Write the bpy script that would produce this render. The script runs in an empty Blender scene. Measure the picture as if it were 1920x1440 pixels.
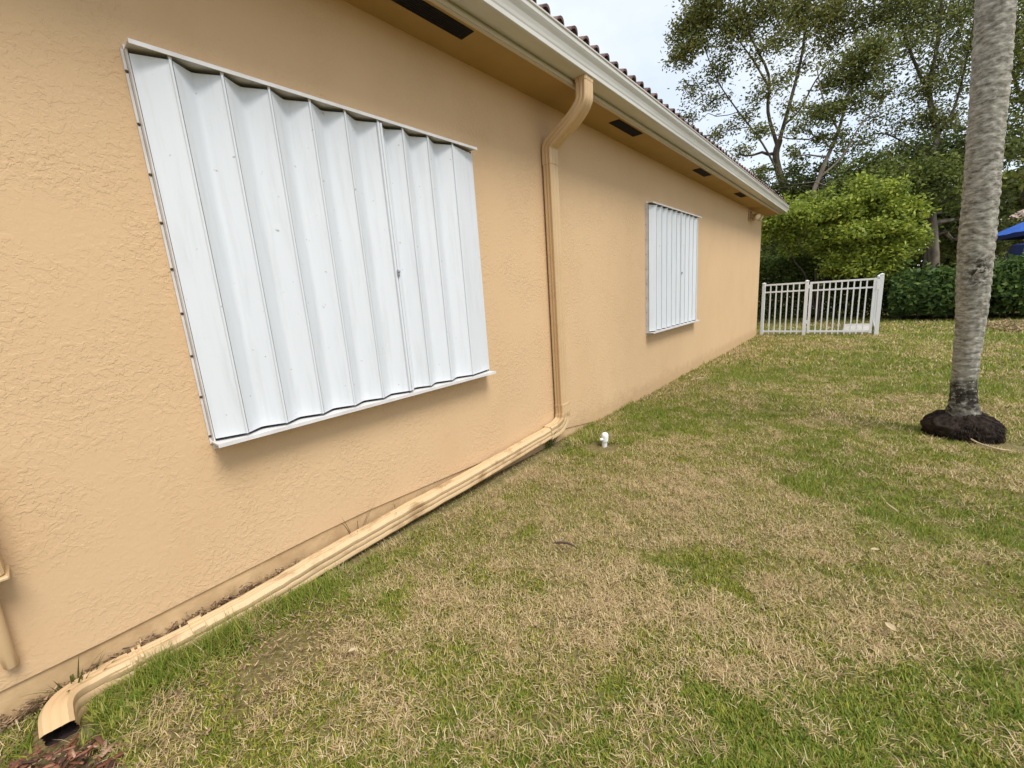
import bpy, bmesh, math, random
import numpy as np
from mathutils import Vector, Matrix

random.seed(7)
RNG = np.random.default_rng(7)
C = bpy.context.scene.collection
SC = bpy.context.scene

# ------------------------------------------------------------------ camera
CAM = Vector((1.9, 0.0, 1.2))
FPX = 782.4                      # focal length in pixels of the 1920 px wide frame
YAW, PITCH, ROLL = math.radians(-40.72), math.radians(11.68), math.radians(4.12)
sy, cy = math.sin(YAW), math.cos(YAW)
sp, cp = math.sin(PITCH), math.cos(PITCH)
FWD = Vector((sy * cp, cy * cp, -sp))
R0 = Vector((cy, -sy, 0.0))
D0 = FWD.cross(R0)
RIGHT = math.cos(ROLL) * R0 + math.sin(ROLL) * D0
DOWN = -math.sin(ROLL) * R0 + math.cos(ROLL) * D0
cam = bpy.data.cameras.new('camera')
cam.sensor_fit = 'HORIZONTAL'
cam.sensor_width = 36.0
cam.lens = FPX / 1920.0 * 36.0
cam.clip_start = 0.05
cam.clip_end = 600.0
camo = bpy.data.objects.new('camera', cam)
C.objects.link(camo)
m3 = Matrix((RIGHT, -DOWN, -FWD)).transposed()
camo.matrix_world = Matrix.Translation(CAM) @ m3.to_4x4()
SC.camera = camo

# ------------------------------------------------------------------ sky, sun, exposure
SUN_EL, SUN_AZ = math.radians(58), math.radians(98)      # azimuth clockwise from +y
w = bpy.data.worlds.new('World')
SC.world = w
w.use_nodes = True
nt = w.node_tree
nt.nodes.clear()
out = nt.nodes.new('ShaderNodeOutputWorld')
bg = nt.nodes.new('ShaderNodeBackground')
sky = nt.nodes.new('ShaderNodeTexSky')
sky.sky_type = 'NISHITA'
sky.sun_disc = False
sky.sun_elevation = SUN_EL
sky.sun_rotation = SUN_AZ
tc = nt.nodes.new('ShaderNodeTexCoord')
no = nt.nodes.new('ShaderNodeTexNoise')
no.inputs['Scale'].default_value = 2.6
no.inputs['Detail'].default_value = 5
no.inputs['Roughness'].default_value = 0.55
mp = nt.nodes.new('ShaderNodeMapping')
mp.inputs['Scale'].default_value = (1, 1, 1.8)
rm = nt.nodes.new('ShaderNodeMapRange')
rm.inputs['From Min'].default_value = 0.36
rm.inputs['From Max'].default_value = 0.62
rm.inputs['To Min'].default_value = 0.62
rm.inputs['To Max'].default_value = 0.97
mx = nt.nodes.new('ShaderNodeMix')
mx.data_type = 'RGBA'
mx.inputs[7].default_value = (3.75, 4.02, 4.32, 1)
nt.links.new(tc.outputs['Generated'], mp.inputs['Vector'])
nt.links.new(mp.outputs['Vector'], no.inputs['Vector'])
nt.links.new(no.outputs['Fac'], rm.inputs['Value'])
nt.links.new(rm.outputs['Result'], mx.inputs[0])
nt.links.new(sky.outputs['Color'], mx.inputs[6])
nt.links.new(mx.outputs[2], bg.inputs['Color'])
bg.inputs['Strength'].default_value = 0.10
nt.links.new(bg.outputs['Background'], out.inputs['Surface'])

sun = bpy.data.lights.new('sun', 'SUN')
sun.energy = 1.4
sun.angle = math.radians(25)
sun.color = (1.0, 0.965, 0.91)
suno = bpy.data.objects.new('sun', sun)
C.objects.link(suno)
sd = Vector((math.sin(SUN_AZ) * math.cos(SUN_EL), math.cos(SUN_AZ) * math.cos(SUN_EL), math.sin(SUN_EL)))
suno.rotation_euler = sd.to_track_quat('Z', 'Y').to_euler()
suno.location = (6, -4, 12)

SC.view_settings.view_transform = 'Standard'
SC.view_settings.look = 'None'
SC.view_settings.gamma = 1.0
SC.view_settings.use_curve_mapping = False
SC.view_settings.exposure = 1.35
SC.cycles.max_bounces = 8
SC.cycles.diffuse_bounces = 4
SC.cycles.transparent_max_bounces = 8


def at_y(px, py, Y):
    """the point of the plane y = Y that the photograph shows at (px, py)"""
    r = RIGHT * ((px - 960) / FPX) + DOWN * ((py - 720) / FPX) + FWD
    return CAM + r * ((Y - CAM.y) / r.y)


# ------------------------------------------------------------------ materials
def lin(r, g, b):
    f = lambda c: (c / 255 / 12.92) if c / 255 <= 0.04045 else ((c / 255 + 0.055) / 1.055) ** 2.4
    return (f(r), f(g), f(b), 1.0)


def new_mat(name, rough=0.7, spec=0.3):
    m = bpy.data.materials.new(name)
    m.use_nodes = True
    b = m.node_tree.nodes['Principled BSDF']
    b.inputs['Roughness'].default_value = rough
    b.inputs['Specular IOR Level'].default_value = spec
    return m, m.node_tree, b


def N(nt, kind, **kw):
    n = nt.nodes.new(kind)
    for k, v in kw.items():
        if k in n.inputs:
            n.inputs[k].default_value = v
        else:
            setattr(n, k, v)
    return n


def ramp(nt, stops, interp='LINEAR'):
    r = nt.nodes.new('ShaderNodeValToRGB')
    cr = r.color_ramp
    cr.interpolation = interp
    while len(cr.elements) < len(stops):
        cr.elements.new(0.5)
    for e, (p, c) in zip(cr.elements, stops):
        e.position = p
        e.color = c if len(c) == 4 else (*c, 1)
    return r


def simple(name, c0, c1, scale=8, rough=0.6, spec=0.3, bump=0.0, bscale=60, metal=0.0, stretch=(1, 1, 1), coord='pos', detail=5, bdist=0.003, lo=0.3, hi=0.7):
    m, nt, b = new_mat(name, rough, spec)
    b.inputs['Metallic'].default_value = metal
    if coord == 'pos':
        src = N(nt, 'ShaderNodeNewGeometry').outputs['Position']
    else:
        src = N(nt, 'ShaderNodeTexCoord').outputs['Object']
    mp = N(nt, 'ShaderNodeMapping')
    mp.inputs['Scale'].default_value = stretch
    nt.links.new(src, mp.inputs['Vector'])
    n = N(nt, 'ShaderNodeTexNoise', Scale=scale, Detail=detail, Roughness=0.6)
    nt.links.new(mp.outputs['Vector'], n.inputs['Vector'])
    r = ramp(nt, [(lo, c0), (hi, c1)])
    nt.links.new(n.outputs['Fac'], r.inputs['Fac'])
    nt.links.new(r.outputs['Color'], b.inputs['Base Color'])
    if bump > 0:
        n2 = N(nt, 'ShaderNodeTexNoise', Scale=bscale, Detail=4, Roughness=0.6)
        nt.links.new(mp.outputs['Vector'], n2.inputs['Vector'])
        bp = N(nt, 'ShaderNodeBump', Strength=bump, Distance=bdist)
        nt.links.new(n2.outputs['Fac'], bp.inputs['Height'])
        nt.links.new(bp.outputs['Normal'], b.inputs['Normal'])
    return m


def stucco_material():
    m, nt, b = new_mat('stucco_paint', 0.8, 0.2)
    pos = N(nt, 'ShaderNodeNewGeometry').outputs['Position']
    # colour: soft weathering, dirt near the ground line comes from splashes
    n = N(nt, 'ShaderNodeTexNoise', Scale=1.3, Detail=6, Roughness=0.6)
    nt.links.new(pos, n.inputs['Vector'])
    r = ramp(nt, [(0.3, (0.615, 0.418, 0.236)), (0.7, (0.645, 0.444, 0.254))])
    nt.links.new(n.outputs['Fac'], r.inputs['Fac'])
    mp = N(nt, 'ShaderNodeMapping')
    mp.inputs['Scale'].default_value = (1.4, 1.4, 0.6)
    nt.links.new(pos, mp.inputs['Vector'])
    n3 = N(nt, 'ShaderNodeTexNoise', Scale=2.2, Detail=7, Roughness=0.65)
    nt.links.new(mp.outputs['Vector'], n3.inputs['Vector'])
    r3 = ramp(nt, [(0.50, (1, 1, 1)), (0.80, (0.965, 0.945, 0.92))])
    nt.links.new(n3.outputs['Fac'], r3.inputs['Fac'])
    mul = N(nt, 'ShaderNodeMix', data_type='RGBA', blend_type='MULTIPLY')
    mul.inputs[0].default_value = 1
    nt.links.new(r.outputs['Color'], mul.inputs[6])
    nt.links.new(r3.outputs['Color'], mul.inputs[7])
    # splash dirt on the lowest 25 cm
    sep = N(nt, 'ShaderNodeSeparateXYZ')
    nt.links.new(pos, sep.inputs['Vector'])
    nd = N(nt, 'ShaderNodeTexNoise', Scale=9, Detail=6, Roughness=0.7)
    nt.links.new(pos, nd.inputs['Vector'])
    ma = N(nt, 'ShaderNodeMath', operation='MULTIPLY_ADD')
    nt.links.new(nd.outputs['Fac'], ma.inputs[0])
    ma.inputs[1].default_value = -0.34
    nt.links.new(sep.outputs['Z'], ma.inputs[2])
    mr = N(nt, 'ShaderNodeMapRange')
    mr.inputs['From Min'].default_value = -0.12
    mr.inputs['From Max'].default_value = 0.00
    mr.inputs['To Min'].default_value = 0.32
    mr.inputs['To Max'].default_value = 0.0
    nt.links.new(ma.outputs[0], mr.inputs['Value'])
    mx = N(nt, 'ShaderNodeMix', data_type='RGBA')
    nt.links.new(mr.outputs['Result'], mx.inputs[0])
    nt.links.new(mul.outputs[2], mx.inputs[6])
    mx.inputs[7].default_value = (0.33, 0.20, 0.09, 1)
    nt.links.new(mx.outputs[2], b.inputs['Base Color'])
    # relief: trowelled skip texture, patchy
    hs = []
    for sc, a, b_ in ((42, 0.50, 0.545), (78, 0.51, 0.56)):
        nz = N(nt, 'ShaderNodeTexNoise', Scale=sc, Detail=3, Roughness=0.5, Distortion=0.5)
        nt.links.new(pos, nz.inputs['Vector'])
        rz = ramp(nt, [(a, (0, 0, 0)), (b_, (0.85, 0.85, 0.85)), (0.75, (1, 1, 1))], 'EASE')
        nt.links.new(nz.outputs['Fac'], rz.inputs['Fac'])
        hs.append(rz.outputs['Color'])
    sm_ = N(nt, 'ShaderNodeMath', operation='MULTIPLY_ADD')
    nt.links.new(hs[1], sm_.inputs[0])
    sm_.inputs[1].default_value = 0.5
    nt.links.new(hs[0], sm_.inputs[2])
    mk = N(nt, 'ShaderNodeTexNoise', Scale=3.4, Detail=4, Roughness=0.6)
    nt.links.new(pos, mk.inputs['Vector'])
    rk = ramp(nt, [(0.40, (0.18, 0.18, 0.18)), (0.60, (1, 1, 1))])
    nt.links.new(mk.outputs['Fac'], rk.inputs['Fac'])
    hm = N(nt, 'ShaderNodeMath', operation='MULTIPLY')
    nt.links.new(sm_.outputs[0], hm.inputs[0])
    nt.links.new(rk.outputs['Color'], hm.inputs[1])
    fine = N(nt, 'ShaderNodeTexNoise', Scale=120, Detail=3)
    nt.links.new(pos, fine.inputs['Vector'])
    ad = N(nt, 'ShaderNodeMath', operation='MULTIPLY_ADD')
    nt.links.new(fine.outputs['Fac'], ad.inputs[0])
    ad.inputs[1].default_value = 0.10
    nt.links.new(hm.outputs[0], ad.inputs[2])
    bp = N(nt, 'ShaderNodeBump', Strength=0.6, Distance=0.0019)
    nt.links.new(ad.outputs[0], bp.inputs['Height'])
    nt.links.new(bp.outputs['Normal'], b.inputs['Normal'])
    return m


def leaf_material(name, rough=0.55, trans=0.35):
    """colour comes from the per-leaf attribute 'tint'"""
    m, nt, b = new_mat(name, rough, 0.25)
    a = N(nt, 'ShaderNodeAttribute', attribute_name='tint')
    nt.links.new(a.outputs['Color'], b.inputs['Base Color'])
    t = N(nt, 'ShaderNodeBsdfTranslucent')
    nt.links.new(a.outputs['Color'], t.inputs['Color'])
    ms = N(nt, 'ShaderNodeMixShader')
    ms.inputs['Fac'].default_value = trans
    nt.links.new(b.outputs['BSDF'], ms.inputs[1])
    nt.links.new(t.outputs['BSDF'], ms.inputs[2])
    nt.links.new(ms.outputs['Shader'], nt.nodes['Material Output'].inputs['Surface'])
    return m


M = {}
M['stucco'] = stucco_material()
M['soffit'] = simple('shaded_soffit_paint', (0.38, 0.245, 0.090, 1), (0.43, 0.28, 0.110, 1), 3, 0.8, 0.15, 0.35, 90)  # wall paint darkened: the shade under the eave is put into the colour
M['slab'] = simple('painted_slab', (0.42, 0.275, 0.14, 1), (0.61, 0.425, 0.23, 1), 9, 0.85, 0.2, 0.6, 45)
M['trim'] = simple('fascia_paint', (0.53, 0.46, 0.345, 1), (0.60, 0.53, 0.41, 1), 2.5, 0.45, 0.4, stretch=(4, 1, 4))
M['gutter'] = simple('gutter_enamel', (0.53, 0.505, 0.445, 1), (0.61, 0.585, 0.525, 1), 3, 0.35, 0.45, 0.08, 14, stretch=(6, 1, 6))
M['pipe'] = simple('pipe_paint', (0.56, 0.38, 0.20, 1), (0.61, 0.425, 0.235, 1), 5, 0.5, 0.35, 0.12, 25)
M['pipe_dirty'] = simple('muddy_pipe_paint', (0.33, 0.205, 0.095, 1), (0.60, 0.425, 0.235, 1), 6, 0.55, 0.3, 0.35, 22, detail=9, bdist=0.005, stretch=(1.6, 0.9, 1.6), lo=0.34, hi=0.50)
M['white_rail'] = simple('white_rail_enamel', (0.58, 0.55, 0.52, 1), (0.72, 0.70, 0.685, 1), 14, 0.45, 0.4)
M['fence_white'] = simple('white_fence_enamel', (0.86, 0.88, 0.90, 1), (0.90, 0.915, 0.93, 1), 5, 0.4, 0.4)
M['black'] = simple('vent_mesh', (0.012, 0.010, 0.012, 1), (0.02, 0.018, 0.02, 1), 30, 0.7, 0.2)
M['screw'] = simple('rusty_screw', (0.03, 0.02, 0.015, 1), (0.10, 0.06, 0.04, 1), 60, 0.6, 0.3)
M['lock'] = simple('lock_steel', (0.25, 0.25, 0.26, 1), (0.45, 0.45, 0.46, 1), 40, 0.3, 0.5, metal=0.8)
M['tile'] = simple('clay_roof_tile', (0.10, 0.055, 0.048, 1), (0.26, 0.17, 0.15, 1), 11, 0.8, 0.2, 0.5, 40)
M['mortar_and_shade'] = simple('dark_mortar_and_shade', (0.05, 0.035, 0.03, 1), (0.10, 0.07, 0.06, 1), 20, 0.9, 0.1)  # mortar of the tile bed; on the spout's inner sheet it paints shade
M['pvc'] = simple('white_pvc', (0.80, 0.80, 0.78, 1), (0.88, 0.88, 0.87, 1), 20, 0.35, 0.4)
M['lamp_tan'] = simple('tan_lamp_enamel', (0.42, 0.29, 0.15, 1), (0.55, 0.40, 0.24, 1), 20, 0.5, 0.3)
M['lens'] = simple('frosted_lens', (0.75, 0.66, 0.48, 1), (0.80, 0.72, 0.55, 1), 20, 0.25, 0.5)
M['bark'] = simple('grey_bark', (0.11, 0.085, 0.06, 1), (0.30, 0.25, 0.19, 1), 7, 0.9, 0.15, 0.6, 30, stretch=(1, 1, 0.4))
M['bark_dark'] = simple('dark_bark', (0.05, 0.04, 0.03, 1), (0.14, 0.115, 0.085, 1), 7, 0.9, 0.15, 0.6, 30, stretch=(1, 1, 0.4))
M['leaf'] = leaf_material('leaf')
M['grass'] = leaf_material('grass_blade', 0.6, 0.3)
M['mulch'] = leaf_material('wood_chip', 0.85, 0.0)
M['concrete'] = simple('pale_concrete', (0.50, 0.46, 0.40, 1), (0.62, 0.58, 0.52, 1), 6, 0.85, 0.2, 0.3, 50)
M['rock'] = simple('pale_rock', (0.20, 0.20, 0.21, 1), (0.34, 0.34, 0.355, 1), 8, 0.8, 0.2, 0.5, 25)
M['blue'] = simple('blue_canvas', (0.03, 0.10, 0.42, 1), (0.05, 0.15, 0.55, 1), 5, 0.55, 0.3)
M['navy'] = simple('navy_canvas', (0.008, 0.016, 0.07, 1), (0.014, 0.028, 0.11, 1), 5, 0.5, 0.3)
M['house_b'] = simple('pale_pink_stucco', (0.50, 0.38, 0.30, 1), (0.56, 0.44, 0.36, 1), 2, 0.85, 0.2, 0.4, 60)
M['roof_b'] = simple('faded_roof_tile', (0.36, 0.25, 0.20, 1), (0.50, 0.38, 0.32, 1), 5, 0.85, 0.2, 0.5, 20)
M['glass'] = simple('window_glass', (0.03, 0.04, 0.05, 1), (0.05, 0.06, 0.07, 1), 1, 0.08, 0.5)
M['dead_leaf'] = simple('dead_leaf', (0.05, 0.035, 0.03, 1), (0.10, 0.07, 0.05, 1), 40, 0.8, 0.2)
M['straw'] = simple('dry_straw', (0.38, 0.29, 0.17, 1), (0.54, 0.43, 0.27, 1), 40, 0.8, 0.2)


def shutter_enamel():
    """white enamel with water streaks and little rust or dirt specks"""
    m, nt, b = new_mat('white_shutter_enamel', 0.4, 0.35)
    pos = N(nt, 'ShaderNodeNewGeometry').outputs['Position']
    mp = N(nt, 'ShaderNodeMapping')
    mp.inputs['Scale'].default_value = (9, 9, 0.8)
    nt.links.new(pos, mp.inputs['Vector'])
    n = N(nt, 'ShaderNodeTexNoise', Scale=3.0, Detail=8, Roughness=0.7)
    nt.links.new(mp.outputs['Vector'], n.inputs['Vector'])
    r = ramp(nt, [(0.30, (0.62, 0.635, 0.65)), (0.5, (0.68, 0.70, 0.718)), (0.7, (0.695, 0.715, 0.735))])
    nt.links.new(n.outputs['Fac'], r.inputs['Fac'])
    v = N(nt, 'ShaderNodeTexNoise', Scale=42, Detail=2, Roughness=0.5)
    nt.links.new(pos, v.inputs['Vector'])
    rv = ramp(nt, [(0.735, (0, 0, 0)), (0.78, (0.75, 0.75, 0.75))])
    nt.links.new(v.outputs['Fac'], rv.inputs['Fac'])
    mx = N(nt, 'ShaderNodeMix', data_type='RGBA')
    nt.links.new(rv.outputs['Color'], mx.inputs[0])
    nt.links.new(r.outputs['Color'], mx.inputs[6])
    mx.inputs[7].default_value = (0.30, 0.27, 0.23, 1)
    nt.links.new(mx.outputs[2], b.inputs['Base Color'])
    return m


M['white'] = shutter_enamel()

# ------------------------------------------------------------------ mesh helpers
class MB:
    def __init__(s):
        s.v, s.f = [], []

    def add(s, vs, fs):
        o = len(s.v)
        s.v += [tuple(p) for p in vs]
        s.f += [tuple(i + o for i in f) for f in fs]
        return s

    def box(s, a, b):
        x0, y0, z0 = a
        x1, y1, z1 = b
        return s.add([(x0, y0, z0), (x1, y0, z0), (x1, y1, z0), (x0, y1, z0), (x0, y0, z1), (x1, y0, z1), (x1, y1, z1), (x0, y1, z1)],
                     [(0, 3, 2, 1), (4, 5, 6, 7), (0, 1, 5, 4), (1, 2, 6, 5), (2, 3, 7, 6), (3, 0, 4, 7)])

    def bbox(s, a, b, r=0.004):
        """box with all edges chamfered by r"""
        bm = bmesh.new()
        bmesh.ops.create_cube(bm, size=1)
        for v in bm.verts:
            v.co = Vector([(a[i] + b[i]) / 2 + v.co[i] * (b[i] - a[i]) for i in range(3)])
        bmesh.ops.bevel(bm, geom=list(bm.edges), offset=r, segments=1, affect='EDGES')
        bm.verts.index_update()
        s.add([v.co[:] for v in bm.verts], [[v.index for v in f.verts] for f in bm.faces])
        bm.free()
        return s

    def sweep(s, pts, U, V, prof, caps=True, closed=True):
        n = len(prof)
        vs = []
        for p, u, v in zip(pts, U, V):
            p, u, v = Vector(p), Vector(u), Vector(v)
            vs += [p + u * a + v * b for a, b in prof]
        fs = []
        m = n if closed else n - 1
        for i in range(len(pts) - 1):
            for j in range(m):
                k = (j + 1) % n
                fs.append((i * n + j, i * n + k, (i + 1) * n + k, (i + 1) * n + j))
        if caps and closed:
            fs.append(tuple(range(n - 1, -1, -1)))
            fs.append(tuple((len(pts) - 1) * n + j for j in range(n)))
        return s.add(vs, fs)

    def tube(s, pts, rad, n=8, caps=True):
        pts = [Vector(p) for p in pts]
        if not hasattr(rad, '__len__'):
            rad = [rad] * len(pts)
        U, V = [], []
        ref = Vector((0.31, 0.95, 0.05)).normalized()
        for i in range(len(pts)):
            t = (pts[min(i + 1, len(pts) - 1)] - pts[max(i - 1, 0)]).normalized()
            if abs(t.dot(ref)) > 0.95:
                r2 = Vector((1, 0, 0))
            else:
                r2 = ref
            u = t.cross(r2).normalized()
            U.append(u * rad[i])
            V.append(t.cross(u) * rad[i])
        prof = [(math.cos(2 * math.pi * k / n), math.sin(2 * math.pi * k / n)) for k in range(n)]
        return s.sweep(pts, U, V, prof, caps)

    def lathe(s, base, axis, prof, n=16):
        """prof: list of (radius, height) along axis"""
        axis = Vector(axis).normalized()
        u = axis.orthogonal().normalized()
        v = axis.cross(u)
        base = Vector(base)
        pts = [base + axis * h for r, h in prof]
        return s.sweep(pts, [u * max(r, 1e-4) for r, h in prof], [v * max(r, 1e-4) for r, h in prof],
                       [(math.cos(2 * math.pi * k / n), math.sin(2 * math.pi * k / n)) for k in range(n)])

    def build(s, name, mat, parent=None, smooth=False, origin=None):
        me = bpy.data.meshes.new(name)
        off = Vector((0, 0, 0))
        if origin is not None:
            off = Vector(origin)
        elif parent is not None:
            off = wloc(parent)
        me.from_pydata([(x - off.x, y - off.y, z - off.z) for x, y, z in s.v], [], s.f)
        me.materials.append(M[mat] if isinstance(mat, str) else mat)
        if smooth:
            me.polygons.foreach_set('use_smooth', [True] * len(me.polygons))
        bm = bmesh.new()
        bm.from_mesh(me)
        bmesh.ops.recalc_face_normals(bm, faces=bm.faces)
        bm.to_mesh(me)
        bm.free()
        if smooth:
            me.set_sharp_from_angle(angle=math.radians(40))
        me.update()
        o = bpy.data.objects.new(name, me)
        C.objects.link(o)
        if parent is not None:
            o.parent = parent
            o.location = off - wloc(parent)
        else:
            o.location = off
        return o


def wloc(o):
    l = Vector(o.location)
    while o.parent:
        o = o.parent
        l += Vector(o.location)
    return l


def copy_obj(src, parent, loc=None, scale=None, rot=None):
    c = src.copy()
    C.objects.link(c)
    c.parent = parent
    if loc is not None:
        c.location = loc
    if scale is not None:
        c.scale = scale
    if rot is not None:
        c.rotation_euler = rot
    return c


def tag(o, label=None, cat=None, group=None, kind=None):
    if label:
        o['label'] = label
    if cat:
        o['category'] = cat
    if group:
        o['group'] = group
    if kind:
        o['kind'] = kind
    return o


def empty(name, loc, label, cat, group=None):
    o = bpy.data.objects.new(name, None)
    o.empty_display_size = 0.2
    C.objects.link(o)
    o.location = loc
    return tag(o, label, cat, group)


def np_mesh(name, verts, tris, mat, tint=None, parent=None, quads=None):
    """big mesh straight from numpy arrays; tint is an RGB per vertex"""
    me = bpy.data.meshes.new(name)
    off = np.array(wloc(parent)) if parent is not None else np.zeros(3)
    verts = verts - off
    nt_ = 0 if tris is None else len(tris)
    nq = 0 if quads is None else len(quads)
    idx = []
    if nt_:
        idx.append(tris.reshape(-1))
    if nq:
        idx.append(quads.reshape(-1))
    idx = np.concatenate(idx).astype(np.int32)
    starts = np.concatenate([np.arange(nt_) * 3, nt_ * 3 + np.arange(nq) * 4]).astype(np.int32)
    me.vertices.add(len(verts))
    me.vertices.foreach_set('co', verts.astype(np.float32).reshape(-1))
    me.loops.add(len(idx))
    me.loops.foreach_set('vertex_index', idx)
    me.polygons.add(nt_ + nq)
    me.polygons.foreach_set('loop_start', starts)
    me.update(calc_edges=True)
    if tint is not None:
        a = me.attributes.new('tint', 'FLOAT_COLOR', 'POINT')
        c4 = np.ones((len(verts), 4), np.float32)
        c4[:, :3] = tint
        a.data.foreach_set('color', c4.reshape(-1))
    me.materials.append(M[mat] if isinstance(mat, str) else mat)
    o = bpy.data.objects.new(name, me)
    C.objects.link(o)
    if parent is not None:
        o.parent = parent
    return o


# value noise in numpy
_T = np.random.default_rng(3).random((256, 256))


def vnoise(x, y, scale, octaves=3, seed=0):
    t = np.zeros_like(x, dtype=float)
    amp, tot = 1.0, 0.0
    for o in range(octaves):
        u = x * scale * 2 ** o + 17.3 * (o + seed)
        v = y * scale * 2 ** o + 31.7 * (o + 2 * seed)
        i = np.floor(u).astype(int)
        j = np.floor(v).astype(int)
        fu, fv = u - i, v - j
        fu = fu * fu * (3 - 2 * fu)
        fv = fv * fv * (3 - 2 * fv)
        a = _T[i % 256, j % 256]
        b = _T[(i + 1) % 256, j % 256]
        c = _T[i % 256, (j + 1) % 256]
        d = _T[(i + 1) % 256, (j + 1) % 256]
        t += amp * ((a * (1 - fu) + b * fu) * (1 - fv) + (c * (1 - fu) + d * fu) * fv)
        tot += amp
        amp *= 0.5
    return t / tot


# ------------------------------------------------------------------ ground
GY = np.array([-60, 0.4, 2.0, 4.5, 11.0, 14.0, 20.0, 200.0])
GZ = np.array([0.03, 0.03, 0.0, -0.03, -0.06, -0.03, 0.0, 0.0])


def gz(x, y):
    x = np.asarray(x, float)
    y = np.asarray(y, float)
    z = np.interp(y, GY, GZ)
    near = np.clip((x - 0.10) / 0.4, 0.0, 1.0)
    return z + near * (vnoise(x, y, 1.1, 3, 5) - 0.5) * 0.05


def greenness(x, y):
    """0 = dead straw, 1 = fresh green: condition of the turf"""
    g = 0.55 * vnoise(x, y, 0.9, 3, 1) + 0.45 * vnoise(x, y, 3.2, 3, 2)
    g = 0.63 + (g - 0.5) * 1.7
    blob = lambda cx, cy, rx, ry, a: a * np.exp(-(((x - cx) / rx) ** 2 + ((y - cy) / ry) ** 2))
    g += blob(3.0, 1.6, 0.9, 1.6, 0.30)          # greener strip out on the lawn
    g += blob(0.5, 3.2, 0.5, 1.1, 0.25)          # round the pipe riser
    g += blob(3.5, 10.5, 2.2, 2.5, 0.40)
    g += blob(1.6, 6.3, 1.6, 1.8, 0.14)
    g += blob(0.16, 0.4, 0.12, 0.5, 0.30)
    g -= blob(1.25, 2.3, 0.75, 0.8, 0.30)        # worn patches
    g -= blob(1.0, 1.0, 0.5, 0.4, 0.18)
    g -= blob(1.3, 9.9, 0.9, 1.2, 0.35)
    g -= blob(0.45, 0.45, 0.25, 0.25, 0.20)
    g -= blob(0.15, 6.5, 0.2, 3.0, 0.2)
    return np.clip(g, 0.03, 0.97)


def ground():
    xs = np.unique(np.concatenate([np.linspace(-140, -6, 20), np.linspace(-6, 0, 13), np.linspace(0, 5, 101), np.linspace(5, 14, 46), np.linspace(14, 140, 24)]))
    ys = np.unique(np.concatenate([np.linspace(-80, -3, 16), np.linspace(-3, 13, 201), np.linspace(13, 30, 35), np.linspace(30, 260, 24)]))
    X, Y = np.meshgrid(xs, ys, indexing='ij')
    Z = gz(X, Y)
    # worn hollows round the riser and the palm roots
    Z -= 0.035 * np.exp(-((X - 0.125) / 0.035) ** 2) * np.clip((Y - 0.6) / 0.3, 0, 1) * np.clip((2.75 - Y) / 0.1, 0, 1)
    Z -= 0.03 * np.exp(-(((X - 0.24) / 0.11) ** 2 + ((Y + 0.15) / 0.09) ** 2))
    Z -= 0.03 * np.exp(-(((X - 0.36) / 0.12) ** 2 + ((Y - 2.86) / 0.12) ** 2))
    V = np.stack([X, Y, Z], -1).reshape(-1, 3)
    nx, ny = len(xs), len(ys)
    i, j = np.meshgrid(np.arange(nx - 1), np.arange(ny - 1), indexing='ij')
    a = (i * ny + j).reshape(-1)
    Q = np.stack([a, a + ny, a + ny + 1, a + 1], -1)
    m, nt, b = new_mat('soil_and_thatch', 0.95, 0.1)
    pos = N(nt, 'ShaderNodeNewGeometry').outputs['Position']
    n1 = N(nt, 'ShaderNodeTexNoise', Scale=70, Detail=5, Roughness=0.7)
    n2 = N(nt, 'ShaderNodeTexNoise', Scale=1.6, Detail=5, Roughness=0.6)
    nt.links.new(pos, n1.inputs['Vector'])
    nt.links.new(pos, n2.inputs['Vector'])
    r1 = ramp(nt, [(0.3, (0.045, 0.033, 0.018)), (0.48, (0.16, 0.12, 0.06)), (0.70, (0.40, 0.30, 0.165))])
    r2 = ramp(nt, [(0.3, (0.13, 0.13, 0.03)), (0.5, (0.17, 0.155, 0.045)), (0.75, (0.28, 0.22, 0.10))])
    nt.links.new(n1.outputs['Fac'], r1.inputs['Fac'])
    nt.links.new(n2.outputs['Fac'], r2.inputs['Fac'])
    mx = N(nt, 'ShaderNodeMix', data_type='RGBA')
    mx.inputs[0].default_value = 0.4
    nt.links.new(r1.outputs['Color'], mx.inputs[6])
    nt.links.new(r2.outputs['Color'], mx.inputs[7])
    nt.links.new(mx.outputs[2], b.inputs['Base Color'])
    bp = N(nt, 'ShaderNodeBump', Strength=0.8, Distance=0.01)
    nt.links.new(n1.outputs['Fac'], bp.inputs['Height'])
    nt.links.new(bp.outputs['Normal'], b.inputs['Normal'])
    o = np_mesh('ground', V, None, m, quads=Q)
    tag(o, 'sandy soil and thatch under the patchy lawn', kind='structure')


ground()


# ------------------------------------------------------------------ house
Y0, Y1 = -6.0, 10.83            # the long wall runs from Y0 to Y1 in the plane x = 0
ZS = 2.549                      # underside of the eave
house = empty('house', (0, 5, 0), 'long peach stucco house with white closed shutters and a tiled roof edge', 'house')


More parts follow.
